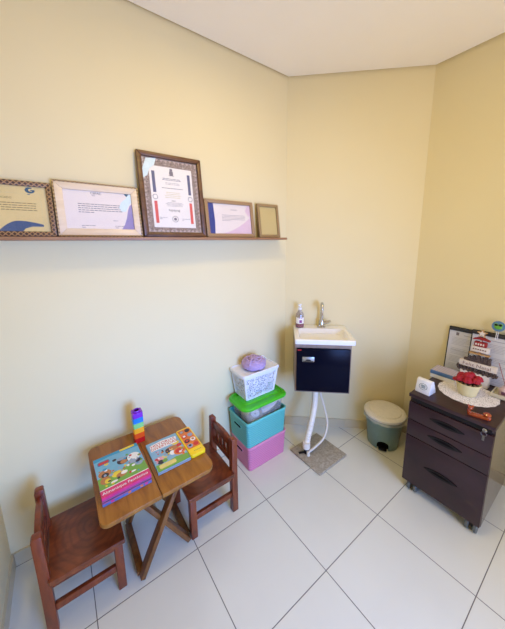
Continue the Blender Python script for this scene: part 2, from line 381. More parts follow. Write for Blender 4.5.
# skirting tiles
def skirt(name, a, b_, inside, step=0.45, start=0.0, h=0.073):
    a, b_ = Vector(a), Vector(b_); d = (b_ - a).normalized(); n = Vector(inside).normalized(); L = (b_ - a).length
    def f(bm):
        s = 0.0; e = start if start else step
        while s < L - 1e-4:
            e = min(e, L); p0 = a + d * (s + .0012); p1 = a + d * (e - .0012)
            q = [p0, p1, p1 + n * .010, p0 + n * .010]
            prism(bm, [(v.x, v.y) for v in q], 0.0, h, 0)
            s = e; e += step
        q = [a, b_, b_ + n * .004, a + n * .004]; prism(bm, [(v.x, v.y) for v in q], 0.0, h - .002, 0)
    struct(name, f, M_skirt)
un = Vector((XR, CY)).normalized(); nn = Vector((-abs(un.y), -un.x))
skirt('baseboard_left', (XN + .01, 0), (-.006, 0), (0, -1), start=.755 - .45 + .45)
skirt('baseboard_back', un * .006, Vector((XR, CY)) - un * .006, nn, start=.495)
skirt('baseboard_right', (XR, CY - .006), (XR, YR), (-1, 0))
skirt('baseboard_near', (XN, 0), (XN, YR), (1, 0))
skirt('baseboard_rear', (XN + .01, YR), (XR - .01, YR), (0, 1))

# unseen ceiling lamp, added for warm light (behind and above the picture's edge)
cl = thing('added_ceiling_lamp', 'added round white ceiling lamp, unseen, above the middle of the room', 'lamp', (-0.72, -0.92, HC))
obj('lamp_base', lambda b: lathe(b, [(0, 0), (.15, 0), (.15, -.03), (.135, -.034), (0, -.034)]), M_white, cl)
mE, ntE, bE = base_mat('warm_diffuser', 0.5); bE.inputs['Emission Color'].default_value = (1, .75, .45, 1); bE.inputs['Emission Strength'].default_value = 3  # glowing face of the added lamp
obj('diffuser', lambda b: lathe(b, [(0, -.034), (.13, -.034), (.125, -.048), (0, -.052)]), mE, cl)

# ---------------------------------------------------------------- shelf
tag(obj('wall_shelf', lambda b: box(b, (XN, -.11, 1.555), (-.09, 0, 1.570), .0015), M_shelf),
    'long narrow brown wooden shelf carrying the framed certificates', 'shelf')

# framed certificates
def frame_root(name, label, x0, W, Ht, lean=8, depth=.018, group='framed certificates on the wall shelf', yb=-.052):
    r = thing(name, label, 'picture frame', (x0 + W / 2, yb, 1.5712), (-math.radians(lean), 0, 0), group)
    r['W'] = W; return r
def ring(b, W, Ht, fw, d0, d1, z0=0.0, mi=0, bev=.002, inset=0):
    x0, x1, z1 = -W / 2 + inset, W / 2 - inset, z0 + Ht - inset; z0 = z0 + inset
    # mitred rails
    for pts in ([(x0, z0), (x1, z0), (x1 - fw, z0 + fw), (x0 + fw, z0 + fw)], [(x0, z1), (x1, z1), (x1 - fw, z1 - fw), (x0 + fw, z1 - fw)],
                [(x0, z0), (x0, z1), (x0 + fw, z1 - fw), (x0 + fw, z0 + fw)], [(x1, z0), (x1, z1), (x1 - fw, z1 - fw), (x1 - fw, z0 + fw)]):
        prism(b, pts, d0, d1, mi, 'Y', bev)
def rect(b, x0, z0, x1, z1, y, mi=0, th=.0004):
    box(b, (x0, y - th, z0), (x1, y, z1), mi=mi)
def poly_d(b, pts, y, mi=0, th=.0004):
    prism(b, pts, y - th, y, mi, 'Y')
def textlines(b, x0, x1, z, n, dz, y, mi=0, h=.0022, rnd=random.Random(3), centre=False):
    for k in range(n):
        a, e = x0, x1
        if k == n - 1 and not centre: e = x0 + (x1 - x0) * .35
        if centre: s = rnd.uniform(0, .15) * (x1 - x0); a += s; e -= s
        x = a
        while x < e - .004:
            w_ = min(rnd.uniform(.006, .02), e - x); rect(b, x, z - k * dz - h / 2, x + w_, z - k * dz + h / 2, y, mi, .0002); x += w_ + .003
def curve_pts(f, a, b_, n=16): return [f(a + (b_ - a) * k / n) for k in range(n + 1)]
YF = -.004      # paper front plane (local), frame spans y -.014 .. +.004
# 1: cream certificate in lattice frame
r = frame_root('framed_certificate', 'cream certificate with a blue swoosh, in a brown lattice-patterned frame at the shelf end', -1.420 - .34, .34, .228)
obj('frame', lambda b: ring(b, .34, .228, .020, -.014, .004), M_fr_latt, r)
def f(b):
    rect(b, -.151, .019, .151, .209, YF + .004, 0, .004)
    y = YF
    rect(b, -.151, .1775, .128, .1787, y, 2)
    rect(b, .1275, .020, .1287, .1787, y, 2)
    text_bm(b, 'CERTIFICADO', .011, at(.0, y - .0003, .158, FACE), 3)
    textlines(b, -.10, .112, .138, 5, .0095, y, 3, .0032); textlines(b, -.05, .07, .082, 1, .008, y, 3, .003)
    low = [(-.024, .020)] + curve_pts(lambda t: (-.024 + .07 * t, .020 + .045 * math.sin(t * PI / 2)), 0, 1, 10)[1:] + [(.07, .064), (.10, .058), (.1270, .051), (.1270, .042), (.09, .042), (.066, .034), (.054, .020)]
    poly_d(b, low, y, 1)
def logo_bm(b):
    y = YF; cx, cz = .096, .193
    pts = [(cx + .0165 * math.cos(t), cz + .0125 * math.sin(t)) for t in [math.radians(60 + 300 * k / 16) for k in range(17)]]
    inn = [(cx + .003 + .008 * math.cos(t), cz + .001 + .0062 * math.sin(t)) for t in [math.radians(360 - 290 * k / 16) for k in range(17)]]
    poly_d(b, pts + inn, y - .0002, 0); rect(b, cx + .002, cz - .003, cx + .016, cz + .002, y - .0002, 0)
    textlines(b, cx - .010, cx + .016, cz - .017, 1, .01, y, 0, .003)
pp = obj('certificate', f, [M_creamp, M_swoosh, M_inky, M_inkb], r); obj('emblem', logo_bm, M_logob, pp)
obj('glass', lambda b: rect(b, -.150, .020, .150, .208, -.009, 0, .001), M_glass, r)
# 2: pale frame
r = frame_root('framed_certificate', 'white certificate with a lilac wave, in a wide pale pinkish wooden frame', -1.416, .357, .248)
obj('frame', lambda b: ring(b, .357, .248, .030, -.012, .004, inset=.006), M_fr_pale, r)
obj('beading', lambda b: ring(b, .357, .248, .007, -.014, .0035, bev=.001), M_fr_gold, r, label='thin gold beaded outer edge')
def f(b):
    rect(b, -.144, .034, .144, .214, YF + .004, 0, .004); y = YF
    text_bm(b, 'CEPAC', .015, at(-.012, y - .0003, .203, FACE), 2); textlines(b, -.03, .012, .192, 1, .01, y, 1, .002, centre=False)
    textlines(b, -.09, .10, .152, 5, .0095, y, 1, .0032)
    textlines(b, .05, .11, .078, 1, .01, y, 1); textlines(b, -.085, -.03, .052, 2, .008, y, 1); textlines(b, .055, .10, .052, 2, .008, y, 1)
    poly_d(b, [(.082, .034), (.144, .034), (.144, .165), (.132, .155), (.122, .13), (.112, .09), (.10, .06)], y, 3)
    poly_d(b, [(.144, .214), (.126, .214), (.118, .19), (.095, .17), (.083, .145), (.092, .125), (.112, .125), (.125, .15), (.144, .175)], y - .0003, 4)
    poly_d(b, [(.108, .214), (.134, .214), (.122, .198)], y - .0004, 5)
obj('certificate', f, [M_lavp, M_ink, M_inkd, M_purple, M_mint, M_logob], r)
obj('glass', lambda b: rect(b, -.142, .036, .142, .212, -.009, 0, .001), M_glass, r)
# 3: tall diploma
r = frame_root('framed_diploma', 'tallest frame on the shelf, a diploma with red and blue side bars', -1.052, .352, .436, 6, yb=-.055)
obj('frame', lambda b: ring(b, .352, .436, .024, -.018, .004, bev=.004), M_fr_dark, r)
def f(b):
    rect(b, -.153, .023, .153, .413, YF + .004, 0, .004); y = YF
    Z = []
    for x0_, x1_, z0_, z1_ in ((-.118, .118, .052, .372),): rect(b, x0_, z0_, x1_, z1_, y, 1)
    # scalloped rim of the ornate border
    for k in range(13):
        x = -.144 + k * .024; poly_d(b, [(x - .009, .029), (x + .009, .029), (x, .041)], y, 7); poly_d(b, [(x - .009, .407), (x + .009, .407), (x, .395)], y, 7)
    for k in range(17):
        z = .04 + k * .022; poly_d(b, [(-.147, z - .008), (-.147, z + .008), (-.137, z)], y, 7); poly_d(b, [(.147, z - .008), (.147, z + .008), (.137, z)], y, 7)
    y -= .0005
    for s in (-1, 1):
        rect(b, s * .098 - .008, .235, s * .098 + .008, .345, y, 2); rect(b, s * .098 - .008, .075, s * .098 + .008, .19, y, 3)
        for (rr, mi) in ((.0135, 4), (.0110, 1)): poly_d(b, circ(s * .098, .212, rr), y - (.0002 if mi == 1 else 0), mi)
    textlines(b, -.055, .055, .312, 2, .007, y, 4, .003, centre=True); textlines(b, -.04, .045, .290, 2, .007, y, 4, .0018, centre=True)
    textlines(b, -.06, .06, .262, 1, .007, y, 5, .0026, centre=True); textlines(b, -.05, .05, .240, 4, .009, y, 6, .003, centre=True)
    textlines(b, -.015, .015, .196, 1, .01, y, 5, .003, centre=True); textlines(b, -.05, .06, .186, 4, .006, y, 4, .0016, centre=True)
    for k in range(9): rect(b, -.03 + k * .007, .142 - (k % 3) * .003, -.027 + k * .007, .150 - (k % 2) * .003, y, 5, .0002)
    textlines(b, -.085, -.045, .105, 2, .007, y, 4, .002); textlines(b, .04, .085, .100, 2, .007, y, 4, .002)
    for (rr, mi) in ((.017, 4), (.0145, 1), (.008, 4)): poly_d(b, circ(0, .098, rr), y - .0001 * (.02 / rr), mi)
dp = obj('diploma', f, [M_guil, M_paper, M_barb, M_barr, M_ink, M_inkd, M_inky, plain('dusty_rose_scallops', (196, 172, 158), .5)], r)
def crest(b):
    y = YF - .0007
    poly_d(b, [(-.011, .336), (-.006, .329), (.006, .329), (.011, .336), (.010, .352), (-.010, .352)], y); poly_d(b, circ(0, .359, .008), y)
    rect(b, -.014, .328, .014, .331, y - .0002)
obj('crest', crest, M_ink, dp)
obj('ribbon', lambda b: poly_d(b, [(-.152, .300), (-.152, .345), (-.128, .405), (-.075, .411), (-.088, .375), (-.115, .352), (-.128, .318)], YF - .0012), M_mint, dp, label='pale blue corner ribbon')
obj('glass', lambda b: rect(b, -.151, .025, .151, .411, -.011, 0, .001), M_glass, r)
# 4: gold frame, blue band
r = frame_root('framed_certificate', 'white certificate with a royal blue side band, in a tan beaded frame', -.690, .353, .228)
obj('frame', lambda b: ring(b, .353, .228, .022, -.014, .004, bev=.003), M_fr_tan, r)
def f(b):
    rect(b, -.155, .021, .155, .207, YF + .004, 0, .004); y = YF
    poly_d(b, [(-.155, .021), (-.118, .021), (-.112, .1), (-.116, .207), (-.155, .207)], y, 2)
    text_bm(b, 'CERTIFICADO', .008, at(.03, y - .0003, .172, FACE), 1)
    textlines(b, -.06, .11, .138, 5, .0085, y, 1)
    poly_d(b, [(-.10, .021)] + curve_pts(lambda t: (-.10 + .255 * t, .021 + .11 * t ** 1.8), 0, 1, 12) + [(.155, .021)], y, 3)
    poly_d(b, [(.155, .207), (.135, .207), (.115, .17), (.135, .14), (.155, .132)], y, 3)
obj('certificate', f, [M_lavp, M_ink, M_navyi, M_rose], r)
obj('glass', lambda b: rect(b, -.153, .023, .153, .205, -.009, 0, .001), M_glass, r)
# 5: small blank
r = frame_root('small_picture_frame', 'smallest frame on the shelf, a blank beige sheet in a beaded gold border', -.298, .186, .228)
obj('frame', lambda b: ring(b, .186, .228, .019, -.014, .004, bev=.003), M_fr_gold, r)
obj('insert', lambda b: rect(b, -.073, .018, .073, .210, YF + .004, 0, .004), M_beigei, r)
obj('glass', lambda b: rect(b, -.072, .020, .072, .208, -.009, 0, .001), M_glass, r)

# ---------------------------------------------------------------- sink (local: x along back wall, -y into the room)
RZ = math.atan2(un.y, un.x)
def wl(t, n): return Vector((un.x * t + nn.x * n, un.y * t + nn.y * n))
vb = thing('vanity_cabinet', 'small wall-hung taupe cabinet with a glossy navy door under the washbasin', 'cabinet', (0, 0, 0), (0, 0, RZ))
def f(b):
    box(b, (.070, -.300, .478), (.082, -.002, .850)); box(b, (.440, -.300, .478), (.452, -.002, .850))
    box(b, (.082, -.300, .478), (.440, -.002, .490)); box(b, (.082, -.012, .490), (.440, -.002, .850)); box(b, (.082, -.300, .812), (.440, -.284, .850))
obj('carcass', f, M_taupe, vb, smooth=False)
dr = obj('door', lambda b: box(b, (.079, -.316, .492), (.444, -.301, .811), .0015), M_navy, vb)
def f(b):
    box(b, (.118, -.325, .718), (.200, -.317, .754), .003); 
obj('handle', f, M_metal, dr, label='rectangular silver recessed pull')
obj('pull_slot_shade', lambda b: [box(b, (.124, -.3262, .7215), (.194, -.3255, .7255)), prism(b, [(.138, .728), (.180, .728), (.170, .736), (.148, .736)], -.3262, -.3255, 0, 'Y')], M_recess_shade, dr)  # flat dark pieces painted as the shade of a slot
obj('maker_tag', lambda b: box(b, (.085, -.3172, .797), (.111, -.3165, .804)), M_red, dr, label='tiny red maker tag')
ws = thing('washbasin', 'white rectangular washbasin on top of the navy-doored cabinet', 'washbasin', (0, 0, 0), (0, 0, RZ))
def f(b):
    cx, cy, W_, D_ = .266, -.1725, .402, .341
    def L(w, d, r, z, ox=0, oy=0): return (rrect(cx + ox, cy + oy, w, d, r, 5), z)
    loft(b, [L(W_ - .004, D_ - .004, .008, .852), L(W_, D_, .010, .856), L(W_, D_, .010, .882), L(W_ - .006, D_ - .006, .009, .886),
             L(.340, .235, .035, .885, 0, -.032), L(.328, .223, .035, .872, 0, -.032), L(.316, .206, .035, .857, 0, -.030), L(.300, .165, .045, .851, 0, -.012), L(.29, .155, .045, .81, 0, -.012), L(.20, .11, .04, .785, 0, -.010)], True, True)
obj('basin', f, M_porc, ws)
obj('drain', lambda b: lathe(b, [(0, .7855), (.022, .7855), (.022, .788), (.014, .7885), (0, .787)], 20, (.266, -.182, 0)), M_chrome, ws)
fc = thing('faucet', 'chrome swan-neck faucet standing at the back of the washbasin', 'faucet', (0, 0, 0), (0, 0, RZ))
fx = .280
obj('faucet_base', lambda b: [lathe(b, [(0, .8865), (.032, .8865), (.032, .892), (.022, .898), (.020, .938), (.013, .948), (0, .948)], 24, (fx, -.042, 0))], M_chrome, fc)
obj('spout', lambda b: tube(b, [(fx, -.042, .93), (fx, -.042, 1.00), (fx - .002, -.045, 1.045), (fx - .004, -.068, 1.078), (fx - .006, -.100, 1.068), (fx - .007, -.113, 1.030)], .0108, 12), M_chrome, fc)
obj('lever', lambda b: tube(b, [(fx + .012, -.044, .915), (fx + .034, -.050, .924), (fx + .066, -.060, .938)], .007, 12, radii=[.010, .0135, .009]), M_chrome, fc)
# soap bottle
sb = thing('soap_bottle', 'clear pump bottle with a little pink soap left, on the washbasin corner', 'soap bottle', tuple(wl(.112, .060)) + (.8865,), (0, 0, RZ))
bot = [(0, .0), (.030, .0), (.033, .004), (.033, .085), (.030, .105), (.018, .125), (.013, .132), (.013, .142)]
obj('bottle_body', lambda b: lathe(b, bot + [(.011, .142), (.011, .131), (.028, .104), (.031, .084), (.031, .005), (0, .003)], 28), M_bottle, sb)
obj('liquid_soap', lambda b: lathe(b, [(0, .0035), (.0300, .0050), (.0305, .028), (0, .028)], 28), M_liq, sb)
obj('pump', lambda b: [lathe(b, [(0, .142), (.015, .142), (.015, .158), (.006, .160), (.005, .172), (.014, .174), (.014, .184), (0, .187)], 20), bar(b, (0, 0, .180), (-.010, -.032, .178), .010, .008)], M_white, sb)
def f(b):
    t = bmesh.new(); n = 14; A = []; 
    for k in range(n + 1):
        a = math.radians(-150 + 120 * k / n); A.append((.0334 * math.cos(a), .0334 * math.sin(a)))
    V0 = [t.verts.new((x, y, .035)) for x, y in A]; V1 = [t.verts.new((x, y, .083)) for x, y in A]
    for k in range(n): t.faces.new([V0[k], V0[k + 1], V1[k + 1], V1[k]])
    merge(b, t, 0)
    for (z0, z1, k0, k1) in ((.078, .082, 5, 12), (.042, .064, 6, 11)):
        t = bmesh.new(); s = 1.012
        V0 = [t.verts.new((x * s, y * s, z0)) for x, y in A[k0:k1]]; V1 = [t.verts.new((x * s, y * s, z1)) for x, y in A[k0:k1]]
        for k in range(len(V0) - 1): t.faces.new([V0[k], V0[k + 1], V1[k + 1], V1[k]])
        merge(b, t, 1)
obj('label_sticker', f, [M_paper, plain('magenta_ink', (140, 60, 120), .5)], sb, label='white sticker with purple marks')
# drain pipe & hose
dp_ = thing('drain_pipe', 'white flexible drain pipe dropping from the cabinet to the floor', 'pipe', (0, 0, 0), (0, 0, RZ))
pts = [(.228, -.200, .477), (.228, -.205, .40), (.222, -.225, .32), (.200, -.265, .22), (.176, -.305, .14), (.164, -.330, .10), (.160, -.340, .062)]
def f(b):
    rad = []
    tube(b, pts, .0225, 16)
    P = [Vector(p) for p in pts]
    for i in range(1, len(P) - 1):
        for s in (0, .33, .66):
            if i < 3: continue
            q = P[i].lerp(P[i + 1], s); d = (P[i + 1] - P[i]).normalized(); tube(b, [q - d * .004, q, q + d * .004], .021, 16, smooth=False, radii=[.0225, .0260, .0225])
    tube(b, [(.160, -.340, .105), (.160, -.340, .058)], .0275, 18, smooth=False)
obj('pipe_body', f, M_pvc, dp_)
obj('floor_socket', lambda b: [tube(b, [(.160, -.340, .060), (.160, -.342, .0165)], .018, 16, smooth=False), bar(b, (.160, -.340, .024), (.105, -.352, .019), .018, .005)], M_black, dp_, label='black rubber socket')
hs = thing('water_hose', 'thin pale hose curving beside the thicker drain pipe', 'hose', (0, 0, 0), (0, 0, RZ))
obj('hose_line', lambda b: tube(b, [(.262, -.200, .477), (.266, -.205, .42), (.300, -.225, .30), (.318, -.250, .20), (.290, -.290, .11), (.225, -.335, .065), (.180, -.362, .045), (.172, -.366, .030)], .0085, 12), M_hose, hs)
obj('hose_end', lambda b: tube(b, [(.172, -.366, .045), (.172, -.367, .0165)], .012, 14, smooth=False), M_pvc, hs)
tag(obj('floor_plate', lambda b: box(b, (-.180, -.546, .0005), (.112, -.264, .016), .002), M_stone), 'square grey stone slab lying on the floor beneath the washbasin', 'slab')

# ---------------------------------------------------------------- waste bin
bn = thing('waste_bin', 'sage green pedal waste bin with an off-white lid in the corner', 'bin', (.463, -.622, 0), (0, 0, math.radians(-152)))
# local +x = pedal side
def cut(o, cutter_bm):
    me = bpy.data.meshes.new('cutter'); cutter_bm.to_mesh(me); cutter_bm.free()
    c = bpy.data.objects.new('cutter', me); C.objects.link(c); c.parent = o.parent
    md = o.modifiers.new('cut', 'BOOLEAN'); md.operation = 'DIFFERENCE'; md.solver = 'EXACT'; md.object = c
    bpy.context.view_layer.update()
    n = bpy.data.meshes.new_from_object(o.evaluated_get(bpy.context.evaluated_depsgraph_get()))
    o.modifiers.clear(); o.data = n; bpy.data.objects.remove(c); bpy.data.meshes.remove(me)
body = obj('bin_body', lambda b: lathe(b, [(0, .0005), (.104, .0005), (.107, .004), (.131, .230), (.139, .235), (.139, .243), (.126, .243), (.098, .020), (0, .020)], 64), M_bin, bn)
cb = bmesh.new(); prism(cb, [(.040, -.01), (.040, .040)] + [(.040 * math.cos(t), .042 + .036 * math.sin(t)) for t in [PI * k / 16 for k in range(1, 16)]] + [(-.040, .040), (-.040, -.01)], .070, .2, 0, 'X')
cut(body, cb)
obj('pedal_recess_shade', lambda b: prism(b, [(.039, .003), (.039, .040)] + [(.039 * math.cos(t), .041 + .035 * math.sin(t)) for t in [PI * k / 16 for k in range(1, 16)]] + [(-.039, .040), (-.039, .003)], .0705, .0760, 0, 'X'), M_recess_shade, bn)  # dark panel painted as the shade inside the pedal arch
obj('pedal', lambda b: box(b, (.078, -.028, .012), (.124, .028, .024), .004), M_black, bn, label='dark foot pedal in its arched opening')
lidp = obj('lid', lambda b: lathe(b, [(0, .246), (.142, .244), (.146, .250), (.146, .262), (.140, .268), (.118, .272), (.114, .268), (.108, .276), (.06, .281), (0, .282)], 48), M_lid, bn)
def f(b):
    t = bmesh.new(); n = 60; rnd = random.Random(5)
    R0 = [t.verts.new((.141 * math.cos(2 * PI * k / n), .141 * math.sin(2 * PI * k / n), .2435)) for k in range(n)]
    R1 = []
    for k in range(n):
        a = 2 * PI * k / n; r = .148 + .007 * math.sin(9 * a) * rnd.random() + (.022 if abs(k - 14) < 4 else 0)
        R1.append(t.verts.new((r * math.cos(a), r * math.sin(a), .222 + .006 * rnd.random())))
    for k in range(n): t.faces.new([R0[k], R0[(k + 1) % n], R1[(k + 1) % n], R1[k]])
    merge(b, t)
obj('liner_bag', f, M_bag, bn, label='clear liner bag sticking out around the rim')

# ---------------------------------------------------------------- drawer cabinet
dc = thing('drawer_cabinet', 'dark brown three-drawer cabinet on castors against the wall', 'cabinet', (.18, -1.094, 0))
# local: front x=0, y -.196 .. +.196, depth to .475
Y0, Y1, DX = -.196, .196, .478
def f(b):
    box(b, (.018, Y0, .058), (DX, Y0 + .016, .626), mi=1); box(b, (.018, Y1 - .016, .058), (DX, Y1, .626), mi=1)
    box(b, (.018, Y0 + .016, .058), (DX, Y1 - .016, .074)); box(b, (DX - .014, Y0 + .016, .074), (DX, Y1 - .016, .626))
obj('body', f, [M_wenge, M_side], dc, smooth=False)
obj('cabinet_top', lambda b: box(b, (-.006, Y0 - .002, .626), (DX + .002, Y1 + .002, .647), .002), M_wenge, dc)
obj('finger_strip', lambda b: box(b, (.006, Y0 + .016, .597), (.022, Y1 - .016, .626)), M_black, dc, label='black recessed strip above the drawers')
def drawer(z0, z1, hz):
    d = obj('drawer', lambda b: box(b, (0, Y0 + .001, z0), (.0165, Y1 - .001, z1), .0015), M_wenge, dc)
    def h(b):
        n = 20; top = [(-.082 + .164 * k / n, .0165 * math.sin(PI * k / n) ** .8) for k in range(n + 1)]
        bot = [(x, -z) for x, z in reversed(top)][1:-1]
        prism(b, [(x, hz + z) for x, z in top + bot], -.0045, .0, 0, 'X')
    hh = obj('handle', h, M_black, d, label='black pointed-oval inset pull')
    def g(b):
        n = 16; top = [(-.052 + .104 * k / n, .0105 * math.sin(PI * k / n)) for k in range(n + 1)]
        bot = [(x, -z * .3) for x, z in reversed(top)][1:-1]
        prism(b, [(x, hz + z - .001) for x, z in top + bot], -.0052, -.0045, 0, 'X')
    obj('finger_hollow_shade', g, M_recess_shade, hh); return d  # thin dark plate painted as shade in the pull
drawer(.482, .594, .540); drawer(.378, .478, .432); drawer(.062, .374, .222)
lk = obj('lock', lambda b: lathe(b, [(0, 0), (.0095, 0), (.0095, .010), (.006, .012), (0, .012)], 20, (.006, -.158, .611), rotm(y=-PI / 2)), M_chrome, dc)
def f(b):
    box(b, (-.018, -.161, .606), (-.004, -.155, .616), .001)
    pts = [(-.013, -.158 + .011 * math.cos(a), .596 + .011 * math.sin(a)) for a in [2 * PI * k / 16 for k in range(17)]]
    tube(b, pts, .0016, 8, smooth=False); box(b, (-.014, -.163, .560), (-.0125, -.153, .590), .0005)
obj('key', f, plain('dull_steel', (120, 118, 116), .35, 1.0), lk)
def caster():
    c = bmesh.new()
    bar(c, (0, 0, .046), (0, 0, .0575), .030, .030); box(c, (-.013, -.013, .030), (.013, .013, .050), .004)
    return c
for (x, y) in ((.030, Y0 + .038), (.030, Y1 - .056), (DX - .045, Y0 + .038), (DX - .045, Y1 - .056)):
    def f(b, x=x, y=y):
        box(b, (x - .016, y - .008, .028), (x + .016, y + .008, .0578), .003)
    def g(b, x=x, y=y):
        for s in (-1, 1): lathe(b, [(0, -.009), (.025, -.009), (.0285, -.005), (.0285, .005), (.025, .009), (.008, .010), (0, .010)], 24, (x, y + s * .018, .029), rotm(x=PI / 2))
    cs = obj('caster', f, M_black, dc); obj('wheel', g, M_rubber, cs)
TZ = .6472
# tent card
tc = thing('tent_card', 'small white tent-shaped card stand with a round grey print', 'card stand', (.262, -.946, TZ), (0, 0, math.radians(-4)))
def f(b):
    prism(b, [(-.038, .0005), (-.034, .0), (.034, .0), (.038, .0005), (.030, .030), (.006, .078), (-.010, .081), (-.020, .074)], -.040, .040, 0, 'Y', .0012)
obj('card_body', f, M_white, tc)
def f(b):
    # slanted front face: from (-.038,0) to (-.020,.074)
    ang = math.atan2(.018, .074)
    base = Matrix.Translation((-.0292, 0, .040)) @ Matrix.Rotation(ang, 4, 'Y') @ Matrix.Rotation(-PI / 2, 4, 'Z') @ FACE
    t = bmesh.new(); n = 28
    for k in range(n):
        a, c = 2 * PI * k / n, 2 * PI * (k + 1) / n
        q = [(r_ * math.cos(x), r_ * .8 * math.sin(x), .0006) for r_, x in ((.023, a), (.023, c), (.0205, c), (.0205, a))]
        t.faces.new([t.verts.new(v) for v in q])
    for (x0, x1, y) in ((-.012, .012, .008), (-.014, .010, .003), (-.008, .014, -.002), (-.013, .011, -.007)):
        t.faces.new([t.verts.new(v) for v in ((x0, y - .0015, .0006), (x1, y - .0015, .0006), (x1, y + .0015, .0006), (x0, y + .0015, .0006))])
    bmesh.ops.transform(t, matrix=base, verts=t.verts); merge(b, t)
obj('round_print', f, plain('grey_green_ink', (112, 128, 124), .5), tc)
# doily
def f(b):
    t = bmesh.new(); n = 72; prof = [0, .03, .06, .09, .12, 1]
    rings = [[t.verts.new((0, 0, .0012))]]
    for q in (.03, .06, .09, .12, .140, .147):
        rings.append([t.verts.new(((q + (.0035 * abs(math.sin(18 * PI * k / n)) if q > .14 else 0)) * math.cos(2 * PI * k / n), (q + (.0035 * abs(math.sin(18 * PI * k / n)) if q > .14 else 0)) * math.sin(2 * PI * k / n), .0012 if q < .145 else .0006)) for k in range(n)])
    for A, B in zip(rings, rings[1:]):
        for k in range(n):
            q = list(dict.fromkeys([A[k % len(A)], A[(k + 1) % len(A)], B[(k + 1) % n], B[k]]))
            if len(q) > 2: t.faces.new(q)
    merge(b, t)
dl = obj('doily', f, M_doily); dl.location = (.441, -1.102, TZ); dl.scale = (.965, .965, 1)
tag(dl, 'round white crochet doily under the flower pot', 'doily')
# flower pot
fp = thing('flower_pot', 'cream pot of crimson flowers standing on the doily', 'flower pot', (.425, -1.104, TZ + .0014))
fp.scale = (1.10, 1.10, 1.16)
obj('pot', lambda b: lathe(b, [(0, .0), (.036, .0), (.039, .003), (.052, .056), (.056, .058), (.056, .064), (.051, .064), (.049, .058), (.036, .02), (0, .02)], 36), M_pot, fp)
obj('soil', lambda b: lathe(b, [(0, .052), (.047, .052), (.047, .05), (0, .05)], 24), M_black, fp)
def flower(c, r, seed):
    def f(b):
        rnd = random.Random(seed)
        ball(b, c, r * .45)
        for lay, (rr, n, zz) in enumerate(((.5, 5, .35), (.75, 6, .1), (.95, 7, -.2))):
            for k in range(n):
                a = 2 * PI * (k + .5 * lay) / n + rnd.random() * .3
                ball(b, (c[0] + r * rr * .62 * math.cos(a), c[1] + r * rr * .62 * math.sin(a), c[2] + r * zz), r * .46, sc=(1, 1, .62), u=10, v=6)
    obj('flower', f, M_petal, fp)
for k, (x, y, z, r_) in enumerate(((-.028, .030, .082, .021), (.012, .034, .086, .022), (-.036, -.004, .084, .021), (.0, .004, .096, .025), (.030, .0, .092, .023), (-.012, -.032, .084, .021), (.022, -.034, .086, .022), (.044, -.022, .076, .017), (-.022, .050, .070, .015))):
    flower((x, y, z), r_, k)
def f(b):
    rnd = random.Random(2)
    for k in range(14):
        a = 2 * PI * k / 14; c = (.044 * math.cos(a), .044 * math.sin(a), .066); ball(b, c, .008, sc=(1.1, .8, .35), u=8, v=5)
    for k in range(7):
        a = 2 * PI * k / 7; tube(b, [(.01 * math.cos(a), .01 * math.sin(a), .050), (.026 * math.cos(a), .026 * math.sin(a), .078)], .0012, 6, smooth=False)
obj('leaves', f, plain('olive_leaf', (138, 112, 78), .6), fp)
# amber ornament
am = thing('wooden_ornament', 'amber lacquered wooden ornament with two knobs, in front of the doily', 'ornament', (.214, -1.215, TZ), (0, 0, math.radians(-74)))
def f(b):
    prism(b, [(x, y) for x, y in rrect(0, 0, .094, .026, .012, 5)], .0, .015, 0, 'Z', .003)
    tube(b, [(-.040, 0, .012), (-.042, 0, .024), (-.038, 0, .032)], .008, 12); ball(b, (-.037, 0, .038), .0115)
    for s in (-1, 1): ball(b, (-.037 + s * .009, 0, .050), .0052, u=10, v=7)
obj('stand', f, M_amber, am)
obj('knob', lambda b: [lathe(b, [(0, .014), (.012, .014), (.016, .020), (.016, .028), (.010, .034), (0, .035)], 20, (.030, 0, 0))], M_amber, am)
# blue box
gb = thing('tissue_box', 'flat white box with a blue edge and striped top, behind the tent card', 'box', (.49, -.952, TZ))
obj('box_body', lambda b: box(b, (0, -.068, 0), (.112, .068, .026), .002), M_white, gb)
def stripes():
    m, nt, b = base_mat('striped_print', .4)
    wv = nt.nodes.new('ShaderNodeTexWave'); wv.bands_direction = 'Y'; wv.inputs['Scale'].default_value = 24; nt.links.new(coords(nt), wv.inputs['Vector'])
    nt.links.new(ramp(nt, wv.outputs['Fac'], [(0.2, lin((206, 178, 190))), (.5, lin((222, 222, 226))), (.8, lin((150, 162, 190)))]), b.inputs['Base Color']); return m
obj('box_lid', lambda b: [box(b, (-.002, -.070, .0262), (.114, .070, .050), .003, mi=0), box(b, (.004, -.066, .050), (.110, .066, .0512), mi=1)], [plain('mid_blue_card', (84, 120, 172), .4), stripes()], gb, label='blue-edged striped lid')

